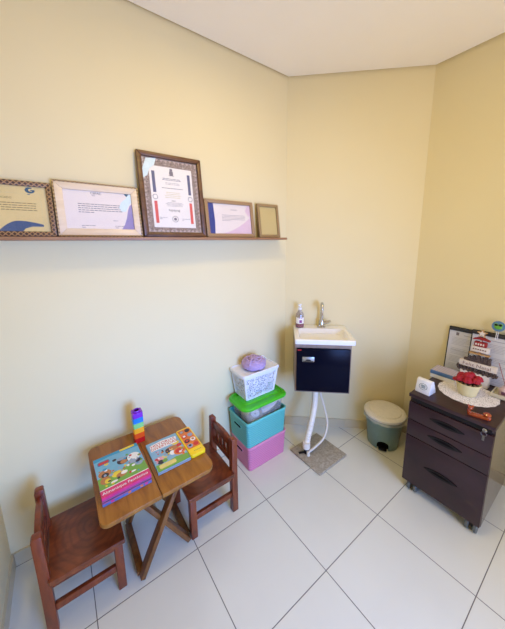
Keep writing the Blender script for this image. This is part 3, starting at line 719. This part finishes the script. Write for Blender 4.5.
# clipboards leaning on the right wall
def clipboard(label, yc, x_off, lean, Ht=.325, roll=0.0, W_=.235):
    r = thing('clipboard', label, 'clipboard', (x_off, yc, TZ), (0, math.radians(lean), math.radians(roll)), 'clipboards leaning on the wall')
    obj('board', lambda b: prism(b, rrect(0, Ht / 2, W_, Ht, .008, 4), 0.0, .003, 0, 'X'), M_black, r)
    def f(b):
        x = -.001
        box(b, (x, -W_ / 2 + .006, .004), (-.0002, W_ / 2 - .006, Ht - .026), mi=0)
        rr = random.Random(int(yc * 1000)); y1 = W_ / 2 - .024; y0 = -y1
        for k in range(26):
            z = Ht - .075 - k * .009
            if k in (6, 7, 13, 19): continue
            e = y1 - rr.random() * .12
            y = y0 if False else -y1
            box(b, (x - .0003, -e, z), (x, y1, z + .002), mi=1)
        box(b, (x - .0003, -y1, Ht - .052), (x, .03, Ht - .048), mi=1)
        for (a, c) in ((.012, .012),): box(b, (x - .0004, W_ / 2 - .060, Ht - .056), (x, W_ / 2 - .044, Ht - .036), mi=2)
        box(b, (x - .0003, -y1, Ht * .5), (x, y1, Ht * .5 + .0012), mi=2)
    obj('sheet', f, [plain('pale_form_paper', (206, 206, 212), .5, var=.02), plain('faint_form_ink', (158, 160, 172), .6), M_ink], r)
    obj('clip', lambda b: box(b, (-.007, -W_ / 2 + .004, Ht - .026), (-.0002, W_ / 2 - .004, Ht - .004), .002), plain('dark_clip_bar', (44, 42, 44), .35), r)
    return r
clipboard('black clipboard with a printed form, leaning on the wall nearest the corner', -1.015, .668, 4.6, .318)
clipboard('black clipboard with a form, behind the stacked Christmas decoration', -1.150, .655, 4.6, .328, 0, .25)
# frog topper
fg = thing('frog_pick', 'round blue badge with a green frog face, fixed atop a clipboard', 'badge', (.6655, -1.150, .966), (0, math.radians(5), 0))
obj('stem', lambda b: [tube(b, [(0, s * .004, -.030), (0, s * .004, .030)], .0018, 8, smooth=False) for s in (-1, 1)], M_white, fg)
obj('disc', lambda b: lathe(b, [(0, -.002), (.031, -.002), (.032, 0), (.031, .002), (0, .002)], 36, (-.003, 0, .058), rotm(y=PI / 2)), plain('soft_blue_enamel', (92, 134, 168), .35), fg)
fh = obj('frog_face', lambda b: [ball(b, (-.006, 0, .053), .019, sc=(.25, 1, .72)), ball(b, (-.006, .011, .066), .009, sc=(.35, 1, 1)), ball(b, (-.006, -.011, .066), .009, sc=(.35, 1, 1))], plain('leaf_green_enamel', (104, 176, 62), .35), fg)
obj('frog_eyes', lambda b: [ball(b, (-.0105, .010, .066), .0078, sc=(.3, 1, .8)), ball(b, (-.0105, -.010, .066), .0078, sc=(.3, 1, .8)), box(b, (-.0115, -.012, .0655), (-.0105, .012, .068))], M_black, fh)
# Christmas tower
ct = thing('christmas_decoration', 'stacked wooden Christmas decoration topped by a star, behind the flower pot', 'decoration', (.600, -1.094, TZ), (0, math.radians(2.5), 0))
M_cream = plain('cream_painted_wood', (224, 214, 204), .5); M_dk = mottled('dark_figure_paint', (30, 22, 24), (66, 50, 50), (128, 112, 108), 160); M_cred = plain('dark_red_wood', (146, 24, 30), .45)
M_goldw = wood('gold_brown_wood', (166, 124, 74), (190, 148, 96), (206, 168, 118), (20, 20, 20), .5, 0)
FX = at(0, 0, 0, Matrix.Rotation(-PI / 2, 4, 'Z') @ FACE)    # text facing -x
obj('base_block', lambda b: box(b, (-.022, -.066, 0), (.022, .078, .078), .002), M_cream, ct)
def f(b):
    box(b, (-.020, -.100, .0785), (.016, .098, .088), .002)
    for k in range(11):
        y = -.094 + k * .0182; box(b, (-.018, y, .088), (.004, y + .014, .100 + .003 * ((k * 5) % 4)), .002)
    for k in range(8): lathe(b, [(0, -.002), (.006, -.002), (.006, .002), (0, .002)], 12, (-.022, -.084 + k * .024, .080), rotm(y=PI / 2))
obj('train_strip', f, M_dk, ct, label='dark strip shaped like a row of train wagons')
t1 = obj('greeting_board', lambda b: box(b, (-.026, -.094, .1085), (.010, .088, .1430), .002), M_cream, ct)
obj('greeting_text', lambda b: text_bm(b, 'Feliz Natal', .030, at(-.0263, 0, .1255, FX), 0, .0003, xs=1.1), plain('brown_letter_paint', (142, 112, 104), .5), t1)
def f(b):
    for k, (y0, y1, h) in enumerate(((-.060, -.046, .034), (-.044, -.028, .042), (-.026, -.012, .032), (-.010, .012, .038), (.014, .034, .030), (.036, .052, .024))):
        box(b, (-.016, y0, .1432), (.006, y1, .1432 + h), .001); prism(b, [(y0 - .002, .1432 + h), (y1 + .002, .1432 + h), ((y0 + y1) / 2, .1432 + h + .009)], -.016, .006, 0, 'X')
    box(b, (-.014, -.062, .1432), (.004, .070, .158), .001)
obj('village_silhouette', f, M_dk, ct, label='dark cut-out row of little houses')
obj('ledge', lambda b: box(b, (-.022, -.052, .1955), (.012, .048, .2020), .001), M_goldw, ct)
t2 = obj('small_board', lambda b: box(b, (-.022, -.046, .2140), (.010, .038, .2460), .002), M_cream, ct)
obj('small_text', lambda b: [box(b, (-.0225, -.034 + k * .0115, .226), (-.022, -.026 + k * .0115, .234)) for k in range(6)], plain('brown_letter_paint', (120, 92, 80), .5), t2)
obj('post', lambda b: box(b, (-.008, -.008, .2022), (.004, .004, .2138)), M_goldw, ct)
t3 = obj('red_block', lambda b: [box(b, (-.020, -.032, .2464), (.008, .030, .2780), .006), box(b, (-.010, -.006, .2780), (.004, .006, .2872))], M_cred, ct)
obj('pale_mark', lambda b: [box(b, (-.0206, -.020 + k * .012, .256), (-.0201, -.013 + k * .012, .268)) for k in range(4)] + [ball(b, (-.014, 0, .2835), .005, u=8, v=6)], M_cream, t3)
obj('red_roof', lambda b: prism(b, [(-.044, .2875), (-.030, .2875), (0, .2925), (.030, .2875), (.042, .2875), (.034, .2945), (.014, .3030), (0, .3050), (-.014, .3030), (-.036, .2945)], -.020, .008, 0, 'X'), M_cred, ct)
def f(b):
    pts = []
    for k in range(10):
        a = PI / 2 + k * PI / 5; r_ = .027 if k % 2 == 0 else .012; pts.append((r_ * math.cos(a), .3285 + r_ * math.sin(a)))
    prism(b, pts, -.012, .002, 0, 'X'); pts = [(y * .72, .3285 + (z - .3285) * .72) for y, z in pts]; prism(b, pts, -.014, -.012, 1, 'X')
obj('star', f, [M_goldw, M_cream], ct, label='pale star with gold edge')
# diffuser and tray at the frame edge
tr = tag(obj('cream_tray', lambda b: [box(b, (.500, -1.288, TZ), (.612, -1.190, TZ + .006), .002), box(b, (.500, -1.288, TZ), (.506, -1.190, TZ + .024), .002), box(b, (.606, -1.288, TZ), (.612, -1.190, TZ + .024), .002), box(b, (.506, -1.196, TZ), (.606, -1.190, TZ + .024), .002), box(b, (.506, -1.288, TZ), (.606, -1.282, TZ + .024), .002)], plain('cream_tray_ceramic', (206, 198, 172), .3)), 'low cream tray holding the scent jar at the back of the cabinet', 'tray')
rd = thing('reed_diffuser', 'small pinkish scent jar with thin red reed sticks, in the cream tray', 'diffuser', (.556, -1.243, TZ + .0062))
obj('jar', lambda b: lathe(b, [(0, 0), (.026, 0), (.028, .003), (.028, .040), (.016, .050), (.012, .060), (.009, .060), (.009, .05), (0, .048)], 28), plain('pearly_pink_glass', (206, 182, 186), .15), rd)
obj('jar_label', lambda b: box(b, (-.0290, -.012, .014), (-.0262, .012, .032), .001), plain('plum_label', (110, 70, 90), .5), rd)
for k, (dx, dy) in enumerate(((.0, .045), (-.01, .012), (.012, -.02))):
    obj('reed_stick', lambda b, dx=dx, dy=dy: tube(b, [(0, 0, .05), (dx, dy, .185)], .0017, 8, smooth=False), plain('reddish_reed', (150, 84, 84), .6), rd)

# ---------------------------------------------------------------- stacked boxes by the wall
def open_box(b, cx, cy, w0, d0, w1, d1, z0, z1, r=.03, wall=.004, lip=.006, lipmi=1):
    loft(b, [(rrect(cx, cy, w0, d0, r), z0), (rrect(cx, cy, w1, d1, r), z1 - .014)], True, False)
    loft(b, [(rrect(cx, cy, w1, d1, r), z1 - .014), (rrect(cx, cy, w1 + lip, d1 + lip, r), z1 - .013), (rrect(cx, cy, w1 + lip, d1 + lip, r), z1 - .001), (rrect(cx, cy, w1 + lip - .002, d1 + lip - .002, r), z1),
             (rrect(cx, cy, w1 - 2 * wall, d1 - 2 * wall, r - .003), z1), (rrect(cx, cy, w0 - 2 * wall, d0 - 2 * wall, r - .003), z0 + wall)], False, True, lipmi)
def basket_box(name_col, label, cx, cy, z0, z1, m1, m2, w=.338, d=.232):
    r = thing('storage_box', label, 'storage box', (cx, cy, z0), group='ribbed storage boxes')
    h = z1 - z0
    obj('tub', lambda b: open_box(b, 0, 0, w - .016, d - .012, w, d, 0, h, .022), [m1, m2], r)
    # hand slots on the short sides (flat dark patches painted as shade, with a raised rim)
    for s in (-1, 1):
        def f(b, s=s):
            x = s * (w / 2 - .0012)
            prism(b, rrect(0, h * .66, .090, .024, .010, 4), min(x, x + s * .003), max(x, x + s * .003), 0, 'X')
        sl = obj('hand_slot_rim', f, m2, r)
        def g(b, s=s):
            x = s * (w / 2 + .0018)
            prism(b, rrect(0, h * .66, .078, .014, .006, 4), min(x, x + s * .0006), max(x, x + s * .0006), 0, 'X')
        obj('hand_slot_shade', g, M_recess_shade, sl, label='dark patch painted as hand slot shade')
    return r
BX, BY = -.375, -.129
basket_box('pink', 'pink ribbed storage box, lowest of the stack, standing on the floor', BX, BY, .001, .184, M_pink, M_pinkp)
basket_box('teal', 'turquoise ribbed storage box on top of the pink one', BX - .008, BY - .002, .185, .372, M_teal, M_tealp, .345, .236)
# tub with green lid, standing inside the turquoise box
tb = thing('clear_tub', 'clear plastic tub with a bright green lid, sunk into the turquoise box', 'storage tub', (BX - .006, BY - .004, .1905))
obj('tub', lambda b: open_box(b, 0, 0, .270, .170, .322, .208, 0, .270, .035, .003, .004, 0), M_tub, tb)
def f(b):
    W1, D1 = .392, .236; z = .262
    def L(w, d, r, zz): return (rrect(.004, .004, w, d, r, 7), zz)
    loft(b, [L(W1 - .02, D1 - .02, .055, z + .010), L(W1, D1, .06, z), L(W1 + .002, D1 + .002, .06, z + .008), L(W1 - .01, D1 - .01, .058, z + .018), L(W1 - .045, D1 - .045, .045, z + .022), L(W1 - .055, D1 - .055, .04, z + .016), L(W1 - .10, D1 - .10, .03, z + .0165),
             L(W1 - .112, D1 - .112, .028, z + .025), L(.10, .05, .02, z + .0255)], True, True)
obj('lid', f, M_green, tb)
# things inside the clear tub (seen through its side)
tx, ty, tz = BX - .006, BY - .004, .1945
wr = tag(obj('white_roll', lambda b: [tube(b, [(-.462, -.210, .3980), (-.410, -.125, .4000)], .030, 20, smooth=False)], plain('white_rolled_cloth', (226, 220, 212), .7)), 'white rolled cloth in the clear tub, its round end showing', 'cloth roll')
obj('roll_core', lambda b: tube(b, [(-.4630, -.2118, .3980), (-.4622, -.2104, .3980)], .006, 12, smooth=False), plain('grey_core', (150, 144, 140), .7), wr, label='small grey core in the round end')
def f(b):
    rnd = random.Random(4)
    tube(b, [(-.405, -.198, .384), (-.355, -.200, .396), (-.305, -.196, .412), (-.258, -.182, .424)], .02, 14, radii=[.018, .026, .028, .022])
tag(obj('white_soft_toy', f, plain('off_white_plush', (222, 214, 206), .8, bstr=.4)), 'pale bone-shaped soft piece lying along the clear tub wall', 'soft toy')
def f(b): ball(b, (-.315, -.112, .420), .042, sc=(1.3, .8, .7)); ball(b, (-.262, -.128, .428), .022)
tag(obj('pink_cloth_bundle', f, plain('dusty_pink_cloth', (196, 140, 160), .8, bstr=.5, nscale=60)), 'dusty pink cloth bundle under the green lid', 'cloth bundle')
def f(b): ball(b, (-.508, -.165, .418), .027, sc=(1, 1.5, 1.2)); ball(b, (-.470, -.075, .425), .026, sc=(1.1, .9, .8))
tag(obj('beige_cloth_bundle', f, plain('sandy_cloth', (224, 196, 120), .8, bstr=.5, nscale=60)), 'sandy yellow cloth bundle in the clear tub, next to the wall', 'cloth bundle')
def f(b):
    rnd = random.Random(9)
    for k in range(16):
        ball(b, (-.47 + (k % 4) * .058, -.185 + (k // 4) * .034, .245 + .022 * (k % 3)), .03, u=10, v=7)
    box(b, (-.50, -.205, .196), (-.26, -.07, .31), .04, seg=5)
    box(b, (-.505, -.205, .29), (-.37, -.07, .364), .035, seg=5); box(b, (-.366, -.165, .29), (-.26, -.07, .390), .045, seg=5)
tag(obj('folded_cloths', f, plain('greyish_cloth', (222, 208, 188), .85)), 'greyish folded cloths filling the bottom of the clear tub', 'cloth')
# white openwork basket
zb = tz - .004 + .0005
wbk = thing('openwork_basket', 'white openwork plastic basket with a lid, on the green lid', 'basket', (-.378, -.092, .4790))
def f(b):
    h = .179; w0, d0, w1, d1 = .244, .146, .290, .176
    loft(b, [(rrect(0, 0, w0, d0, .018), .0), (rrect(0, 0, w0 + .002, d0 + .002, .018), .012)], True, False, 1)
    loft(b, [(rrect(0, 0, w0 + .002, d0 + .002, .018), .012), (rrect(0, 0, w1 - .002, d1 - .002, .018), h - .022)], False, False, 0)
    loft(b, [(rrect(0, 0, w1 - .002, d1 - .002, .018), h - .022), (rrect(0, 0, w1, d1, .018), h)], False, False, 1)
    for sx in (-1, 1):
        for sy in (-1, 1):
            a = Vector((sx * (w0 / 2 - .006), sy * (d0 / 2 - .006), .004)); c = Vector((sx * (w1 / 2 - .006), sy * (d1 / 2 - .006), h))
            tube(b, [a, c], .0085, 12, 1, smooth=False)
obj('basket_body', f, [M_lattice, M_basket], wbk)
def f(b):
    W1, D1 = .316, .192
    def L(w, d, r, zz): return (rrect(0, 0, w, d, r, 5), zz)
    loft(b, [L(W1 - .006, D1 - .006, .02, .176), L(W1, D1, .022, .176), L(W1, D1, .022, .190), L(W1 - .008, D1 - .008, .02, .194), L(W1 - .022, D1 - .022, .018, .193), L(W1 - .028, D1 - .028, .016, .188), L(.1, .06, .01, .188)], True, True)
    tube(b, [(.02, .078, .190), (.07, .080, .206), (.130, .074, .210), (.146, .05, .194)], .004, 8)
obj('lid', f, M_basket, wbk)
tag(obj('grey_fabric_bundle', lambda b: [box(b, (-.470, -.140, .4815), (-.288, -.044, .600), .03, seg=4)], M_inside), 'grey-blue fabric inside the white openwork basket', 'fabric')
# lilac yarn bundle
ly = thing('yarn_bundle', 'round bundle of lilac yarn on the white basket lid', 'yarn', (-.390, -.100, .6680))
ly.scale = (1.32, 1.32, 1.25)
def f(b):
    rnd = random.Random(11)
    ball(b, (0, 0, .030), .05, sc=(1.05, 1.05, .52), u=24, v=14)
    for k in range(9):
        th = .25 + k * .16; rr = .056 - .002 * k; zz = .012 + k * .0052
        rr = .061 * math.sqrt(max(.05, 1 - ((zz - .028) / .034) ** 2))
        pts = [(rr * math.cos(2 * PI * j / 28), rr * math.sin(2 * PI * j / 28), zz + .0025 * math.sin(6 * 2 * PI * j / 28 + k)) for j in range(29)]
        tube(b, pts, .0055, 8, smooth=False)
obj('yarn_coil', f, M_lilac, ly)
def f(b):
    rnd = random.Random(13)
    for k in range(11):
        a = rnd.uniform(0, 2 * PI); L_ = .05; c, s = math.cos(a), math.sin(a); ox, oy = rnd.uniform(-.018, .018), rnd.uniform(-.018, .018)
        tube(b, [(ox - L_ * c, oy - L_ * s, .036), (ox - L_ * .4 * c, oy - L_ * .4 * s, .056), (ox + L_ * .4 * c, oy + L_ * .4 * s, .057), (ox + L_ * c, oy + L_ * s, .038)], .005, 8)
obj('yarn_strands', f, M_lilac, ly)

# ---------------------------------------------------------------- children's chairs
def make_chair(label, loc, rz):
    """local: faces +x, origin under the chair's middle; width along y"""
    r = thing('child_chair', label, 'chair', loc, (0, 0, rz), "children's wooden chairs")
    HY = .140; LT = .034
    def seat(b):
        n = 10; prism(b, rrect(.010, 0, .270, .312, .006, 3), .248, .270, 0, 'Z', .003)
    obj('seat', seat, M_seat, r)
    for s in (-1, 1):
        obj('leg', lambda b, s=s: bar(b, (.118, s * (HY - LT / 2), 0.001), (.118, s * (HY - LT / 2), .2475), LT, LT, (0, 1, 0), .003), M_chair, r)
        def post(b, s=s):
            y = s * (HY - LT / 2); t = bmesh.new()
            prof = [(-.1440, .001), (-.1090, .001), (-.1260, .27), (-.1290, .462), (-.1340, .470), (-.1580, .470), (-.1600, .462), (-.1560, .27)]
            prof = [(-.1540, .001), (-.1180, .001), (-.1180, .27), (-.1220, .462), (-.1260, .468), (-.1500, .468), (-.1560, .460), (-.1540, .27)]
            prism(b, prof, y - LT / 2, y + LT / 2, 0, 'Y', .0025)
        obj('back_post', post, M_chair, r)
        obj('side_stretcher', lambda b, s=s: box(b, (-.1175, s * (HY - LT / 2) - .009, .098), (.1005, s * (HY - LT / 2) + .009, .130), .002), M_chair, r)
        obj('apron', lambda b, s=s: box(b, (-.1175, s * (HY - LT / 2) - .009, .212), (.1005, s * (HY - LT / 2) + .009, .2475), .002), M_chair, r)
    IY = HY - LT - .0005
    obj('top_rail', lambda b: prism(b, [(-IY, .400), (IY, .400), (IY, .440), (IY * .5, .452), (0, .456), (-IY * .5, .452), (-IY, .440)], -.1490, -.1290, 0, 'X', .002), M_chair, r)
    obj('lower_rail', lambda b: box(b, (-.1480, -IY, .305), (-.1280, IY, .333), .002), M_chair, r)
    for k in range(4):
        y = -.066 + k * .044
        obj('back_slat', lambda b, y=y: box(b, (-.1440, y - .012, .3335), (-.1330, y + .012, .3995), .001), M_chair, r)
    obj('front_rail', lambda b: box(b, (.109, -IY, .212), (.127, IY, .2475), .002), M_chair, r)
    return r
ch = make_chair('reddish-brown wooden child chair with growth rings on its seat, facing the block tower end', (-1.478, -.272, 0), 0)
ch['label'] = 'reddish-brown wooden child chair near the room corner, growth rings on its seat'
c2 = dup(ch, (-.892, -.272, 0), 'reddish-brown wooden child chair between the folding table and the storage boxes', (0, 0, PI))

# ---------------------------------------------------------------- folding table
ft = thing('folding_table', 'small honey-coloured wooden folding table with crossed legs and rounded corners', 'table', (-1.176, -.288, 0))
TT = .490; TYa, TYb = -.243, .247; TXa, TXb = -.243, .243; SE = -.012
def leaf(x0, x1, rl, rr_):
    pts = []
    def corner(cx, cy, r_, a0):
        for k in range(7):
            a = math.radians(a0 + 90 * k / 6); pts.append((cx + r_ * math.cos(a), cy + r_ * math.sin(a)))
    if rr_: corner(x1 - rr_, TYb - rr_, rr_, 0)
    else: pts.append((x1, TYb))
    if rl: corner(x0 + rl, TYb - rl, rl, 90)
    else: pts.append((x0, TYb))
    if rl: corner(x0 + rl, TYa + rl, rl, 180)
    else: pts.append((x0, TYa))
    if rr_: corner(x1 - rr_, TYa + rr_, rr_, 270)
    else: pts.append((x1, TYa))
    return pts
obj('table_leaf', lambda b: prism(b, leaf(TXa, SE - .0008, .035, 0), TT - .020, TT, 0, 'Z', .003), M_table, ft)
obj('table_leaf', lambda b: prism(b, leaf(SE + .0008, TXb, 0, .045), TT - .020, TT, 0, 'Z', .003), M_table, ft)
for x in (-.125, .118):
    obj('batten', lambda b, x=x: box(b, (x - .016, -.185, TT - .042), (x + .016, .200, TT - .0205), .002), M_tleg, ft)
for y in (-.135, .165):      # outer frame: feet on the -x side
    obj('leg', lambda b, y=y: bar(b, (-.106, y, .012), (.104, y, .446), .022, .042, (0, 1, 0), .003), M_tleg, ft)
for y in (-.105, .135):      # inner frame: feet on the +x side
    obj('leg', lambda b, y=y: bar(b, (.135, y, .012), (-.112, y, .446), .022, .042, (0, 1, 0), .003), M_tleg, ft)
obj('foot_rail', lambda b: box(b, (-.122, -.123, .008), (-.090, .153, .030), .003), M_tleg, ft)
obj('foot_rail', lambda b: box(b, (.116, -.093, .008), (.148, .123, .030), .003), M_tleg, ft)
obj('pivot_rod', lambda b: tube(b, [(.0, -.149, .232), (.0, .179, .232)], .006, 10, smooth=False), M_metal, ft)

# ---------------------------------------------------------------- toy block tower
TOP = TT + .0005
cols = [('red', (196, 22, 24)), ('orange', (228, 84, 22)), ('yellow', (248, 172, 30)), ('lime green', (138, 206, 118)), ('blue', (38, 128, 212)), ('purple', (128, 46, 186))]
def block_mesh(b):
    h = .0285; w_ = .051
    loft(b, [(rrect(0, 0, w_ - .006, w_ - .006, .004, 3), h - .004), (rrect(0, 0, w_ - .006, w_ - .006, .005, 3), .0), (rrect(0, 0, w_, w_, .006, 3), 0), (rrect(0, 0, w_, w_, .006, 3), h - .002), (rrect(0, 0, w_ - .003, w_ - .003, .006, 3), h)], True, False)
    lathe(b, [(.0225, h), (.0185, h), (.0185, h + .006), (.0175, h + .0075), (.013, h + .0075), (.013, h - .002), (0, h - .002)][1:], 24)
    loft(b, [(rrect(0, 0, w_ - .003, w_ - .003, .006, 3), h), (rrect(0, 0, .02, .02, .006, 3), h)], False, True)
first = None
for k, (nm, c) in enumerate(cols):
    m = plain(nm.replace(' ', '_') + '_toy_plastic', c, .25, var=.02)
    if first is None:
        o = obj('toy_block', block_mesh, m); first = o
    else:
        o = first.copy(); o.data = first.data.copy(); o.data.materials.clear(); o.data.materials.append(m); C.objects.link(o)
    o.location = (-1.183, -.128, TOP + k * .0290)
    where = {0: 'at the bottom of the block tower', 5: 'at the very top of the block tower'}.get(k, 'in the block tower, just above the ' + cols[k - 1][0] + ' one')
    tag(o, f'{nm} plastic toy block {where}', 'toy block', 'interlocking blocks of the rainbow tower')

# ---------------------------------------------------------------- books on the table
def cmat(n, c): return plain(n, c, .3, var=.05)
M_sky = cmat('printed_sky_blue', (120, 178, 206)); M_grass = cmat('printed_grass_green', (118, 168, 66)); M_pinkb = cmat('printed_magenta', (214, 54, 112)); M_blub = cmat('printed_violet_blue', (92, 104, 144))
M_yl = cmat('printed_yellow', (236, 206, 58)); M_tan = cmat('printed_tan', (186, 122, 70)); M_gry = cmat('printed_blue_grey', (150, 164, 186)); M_drk = cmat('printed_dark', (56, 44, 50)); M_wht = cmat('printed_white', (240, 238, 236))
M_or = cmat('printed_orange', (224, 120, 40)); M_rd = cmat('printed_red', (204, 52, 48)); M_cy = cmat('printed_turquoise', (54, 150, 190)); M_pale = cmat('page_edges', (226, 216, 196))
# lower book
b2 = thing('picture_book', 'violet-blue picture book, the lower of two stacked on the folding table', 'book', (-1.3045, -.3165, TOP), (0, 0, math.radians(1)), 'picture books on the folding table')
obj('cover', lambda b: [box(b, (-.097, -.126, 0), (.097, .122, .0012)), box(b, (-.097, -.126, .0148), (.097, .122, .016)), box(b, (-.097, -.126, .0012), (.097, -.124, .0148))], M_blub, b2)
obj('pages', lambda b: box(b, (-.094, -.1238, .0013), (.094, .119, .0147)), M_pale, b2)
obj('spine_print', lambda b: [box(b, (x - .006, -.1265, .004), (x + .006, -.1261, .012), mi=m_) for x, m_ in ((-.06, 1), (.005, 0), (.055, 0), (.075, 1))] + [box(b, (-.097, -.1263, .0138), (.097, -.1261, .0158), mi=1)], [M_or, M_pinkb], b2)
# upper book
b1 = thing('picture_book', 'large picture book with a sky-and-grass cover and magenta title band, uppermost of its stack', 'book', (-1.3040, -.3130, TOP + .0163), (0, 0, math.radians(1.5)), 'picture books on the folding table')
def f(b):
    box(b, (-.098, -.122, 0), (.098, .124, .0012), mi=0); box(b, (-.098, -.122, .0168), (.098, .124, .018), mi=0); box(b, (-.098, -.122, .0012), (.098, -.120, .0168), mi=0)
obj('cover', f, M_pinkb, b1)
obj('pages', lambda b: box(b, (-.095, -.1198, .0013), (.095, .121, .0167)), M_pale, b1)
def f(b):
    z = .0181; L_ = [0]
    def P(pts, mi):
        L_[0] += 1; prism(b, pts, z, z + .0001 + .000015 * L_[0], mi)
    P([(-.098, -.082), (.098, -.082), (.098, .124), (-.098, .124)], 0)               # sky
    P([(-.098, .124), (.098, .124), (.098, .098), (-.03, .108), (-.098, .100)], 9)                # upper blue
    P([(-.098, -.082), (.098, -.082), (.098, -.02), (.05, .0), (0, -.012), (-.05, .0), (-.098, -.012)], 1)  # grass
    P(rrect(.05, .116, .07, .014, .006, 4), 4)                                        # yellow label
    # generic round bushes, balls and stones
    for (x, y, rx, ry, mi) in ((-.066, .008, .026, .024, 3), (-.066, -.002, .015, .014, 7), (-.070, -.034, .020, .022, 3), (-.062, -.042, .012, .014, 4),
                               (-.018, -.026, .026, .018, 4), (-.006, -.040, .022, .015, 3), (.006, -.034, .014, .010, 6),
                               (.016, .040, .026, .022, 7), (.018, .032, .015, .013, 3), (.014, .056, .022, .010, 5),
                               (.062, .036, .028, .028, 6), (.058, .012, .022, .018, 5), (.074, -.012, .018, .020, 5), (.064, .030, .012, .011, 6), (-.040, -.062, .014, .006, 6), (.040, -.054, .012, .005, 6)):
        P(circ(x, y, rx, ry, 18), mi)
    rr = random.Random(21)
    for k in range(34):
        x, y = rr.uniform(-.088, .088), rr.uniform(-.070, .068); q = rr.uniform(.003, .008)
        P(circ(x, y, q * rr.uniform(.7, 1.5), q, 9), rr.choice([3, 4, 5, 6, 6, 7, 9, 10, 1]))
    P([(-.098, -.122), (.098, -.122), (.098, -.082), (-.098, -.082)], 2)
    P([(-.098, -.084), (.098, -.084), (.098, -.080), (-.098, -.080)], 6)
    P(rrect(-.060, .080, .050, .024, .008, 4), 8); P(rrect(-.060, .080, .042, .016, .006, 4), 10)
    box(b, (-.098, -.1225, .0035), (.098, -.1221, .006), mi=8)
obj('cover_picture', f, [M_sky, M_grass, M_pinkb, M_tan, M_yl, M_gry, M_wht, M_drk, M_blub, M_cy, M_rd], b1)
obj('title', lambda b: text_bm(b, 'Almanaque Fantástico', .0205, Matrix.Translation((-.002, -.103, .0196)), 0, .0002), M_wht, b1, label='white title lettering')
# sound book
b3 = thing('sound_book', 'pale blue story book with a yellow button panel, beside the seam of the folding table', 'book', (-1.090, -.3160, TOP), (0, 0, 0))
obj('cover', lambda b: [box(b, (-.080, -.108, 0), (.078, .108, .0014)), box(b, (-.080, -.108, .0110), (.078, .108, .0125)), box(b, (-.080, -.108, .0014), (-.078, .108, .0110))], M_sky, b3)
obj('pages', lambda b: box(b, (-.0778, -.1065, .0016), (.0775, .1065, .0108)), plain('grey_board_pages', (150, 140, 128), .6), b3)
def f(b):
    z = .0126; L_ = [0]
    def P(pts, mi):
        L_[0] += 1; prism(b, pts, z, z + .0001 + .000015 * L_[0], mi)
    P([(-.078, -.106), (.077, -.106), (.077, .106), (-.078, .106)], 0)
    P([(-.078, -.106), (.077, -.106), (.077, -.066), (.02, -.058), (-.03, -.068), (-.078, -.060)], 1)
    for (x, y, rx, ry, mi) in ((.024, .006, .036, .018, 2), (.002, -.002, .014, .020, 7), (.016, -.024, .014, .016, 5), (.050, -.032, .030, .026, 6), (.050, -.030, .022, .018, 8), (-.050, -.030, .020, .017, 9), (-.050, -.050, .016, .014, 7), (.052, .036, .020, .014, 3), (.062, .010, .014, .012, 8), (-.030, -.050, .012, .012, 1)):
        P(circ(x, y, rx, ry, 18), mi)
    rr = random.Random(5)
    for k in range(30):
        x, y = rr.uniform(-.068, .068), rr.uniform(-.066, .026); q = rr.uniform(.003, .007)
        P(circ(x, y, q * rr.uniform(.7, 1.5), q, 9), rr.choice([2, 3, 4, 5, 6, 7, 9, 1, 10]))
    P(rrect(-.026, -.080, .080, .026, .008, 4), 10)
    P([(-.070, .040), (.060, .036), (.070, .084), (.0, .094), (-.066, .086)], 5)
obj('cover_picture', f, [cmat('printed_pale_blue', (134, 178, 206)), M_grass, M_tan, M_yl, M_rd, M_wht, M_or, M_drk, M_rd, cmat('printed_soft_pink', (226, 160, 176)), cmat('printed_straw', (226, 206, 120))], b3)
obj('title', lambda b: [text_bm(b, 'HISTÓRIAS', .026, Matrix.Translation((-.002, .073, .0136)), 0, .0002, xs=1.0), text_bm(b, 'DIVERTIDAS', .026, Matrix.Translation((-.002, .051, .0136)), 0, .0002, xs=.95)], M_rd, b3, label='two lines of red capital letters')
pn = obj('button_panel', lambda b: prism(b, rrect(.119, 0, .080, .218, .012, 5), 0, .0185, 0, 'Z', .003), M_yel, b3, label='yellow plastic sound panel')
def f(b):
    box(b, (.086, -.062, .0186), (.152, .098, .0190), mi=0)
    mis = [1, 2, 3, 4, 5, 6, 4, 3]
    for k in range(8):
        x = .103 + (k % 2) * .032; y = .080 - (k // 2) * .040
        lathe(b, [(.0138, .0190), (.0138, .0198), (.012, .0202), (0, .0203)], 20, (x, y, 0), mi=mis[k])
        lathe(b, [(.0075, .0203), (.0075, .0207), (0, .0208)], 14, (x, y, 0), mi=mis[(k + 3) % 8])
obj('picture_buttons', f, [M_or, M_tan, M_drk, M_rd, M_gry, M_drk, M_wht], pn, label='two rows of round picture buttons')
obj('speaker_grille', lambda b: [lathe(b, [(0, .0186), (.003, .0186), (.003, .0192), (0, .0192)], 10, (.108 + k * .008, -.085, 0)) for k in range(5)], cmat('mustard_dots', (186, 168, 40)), pn)
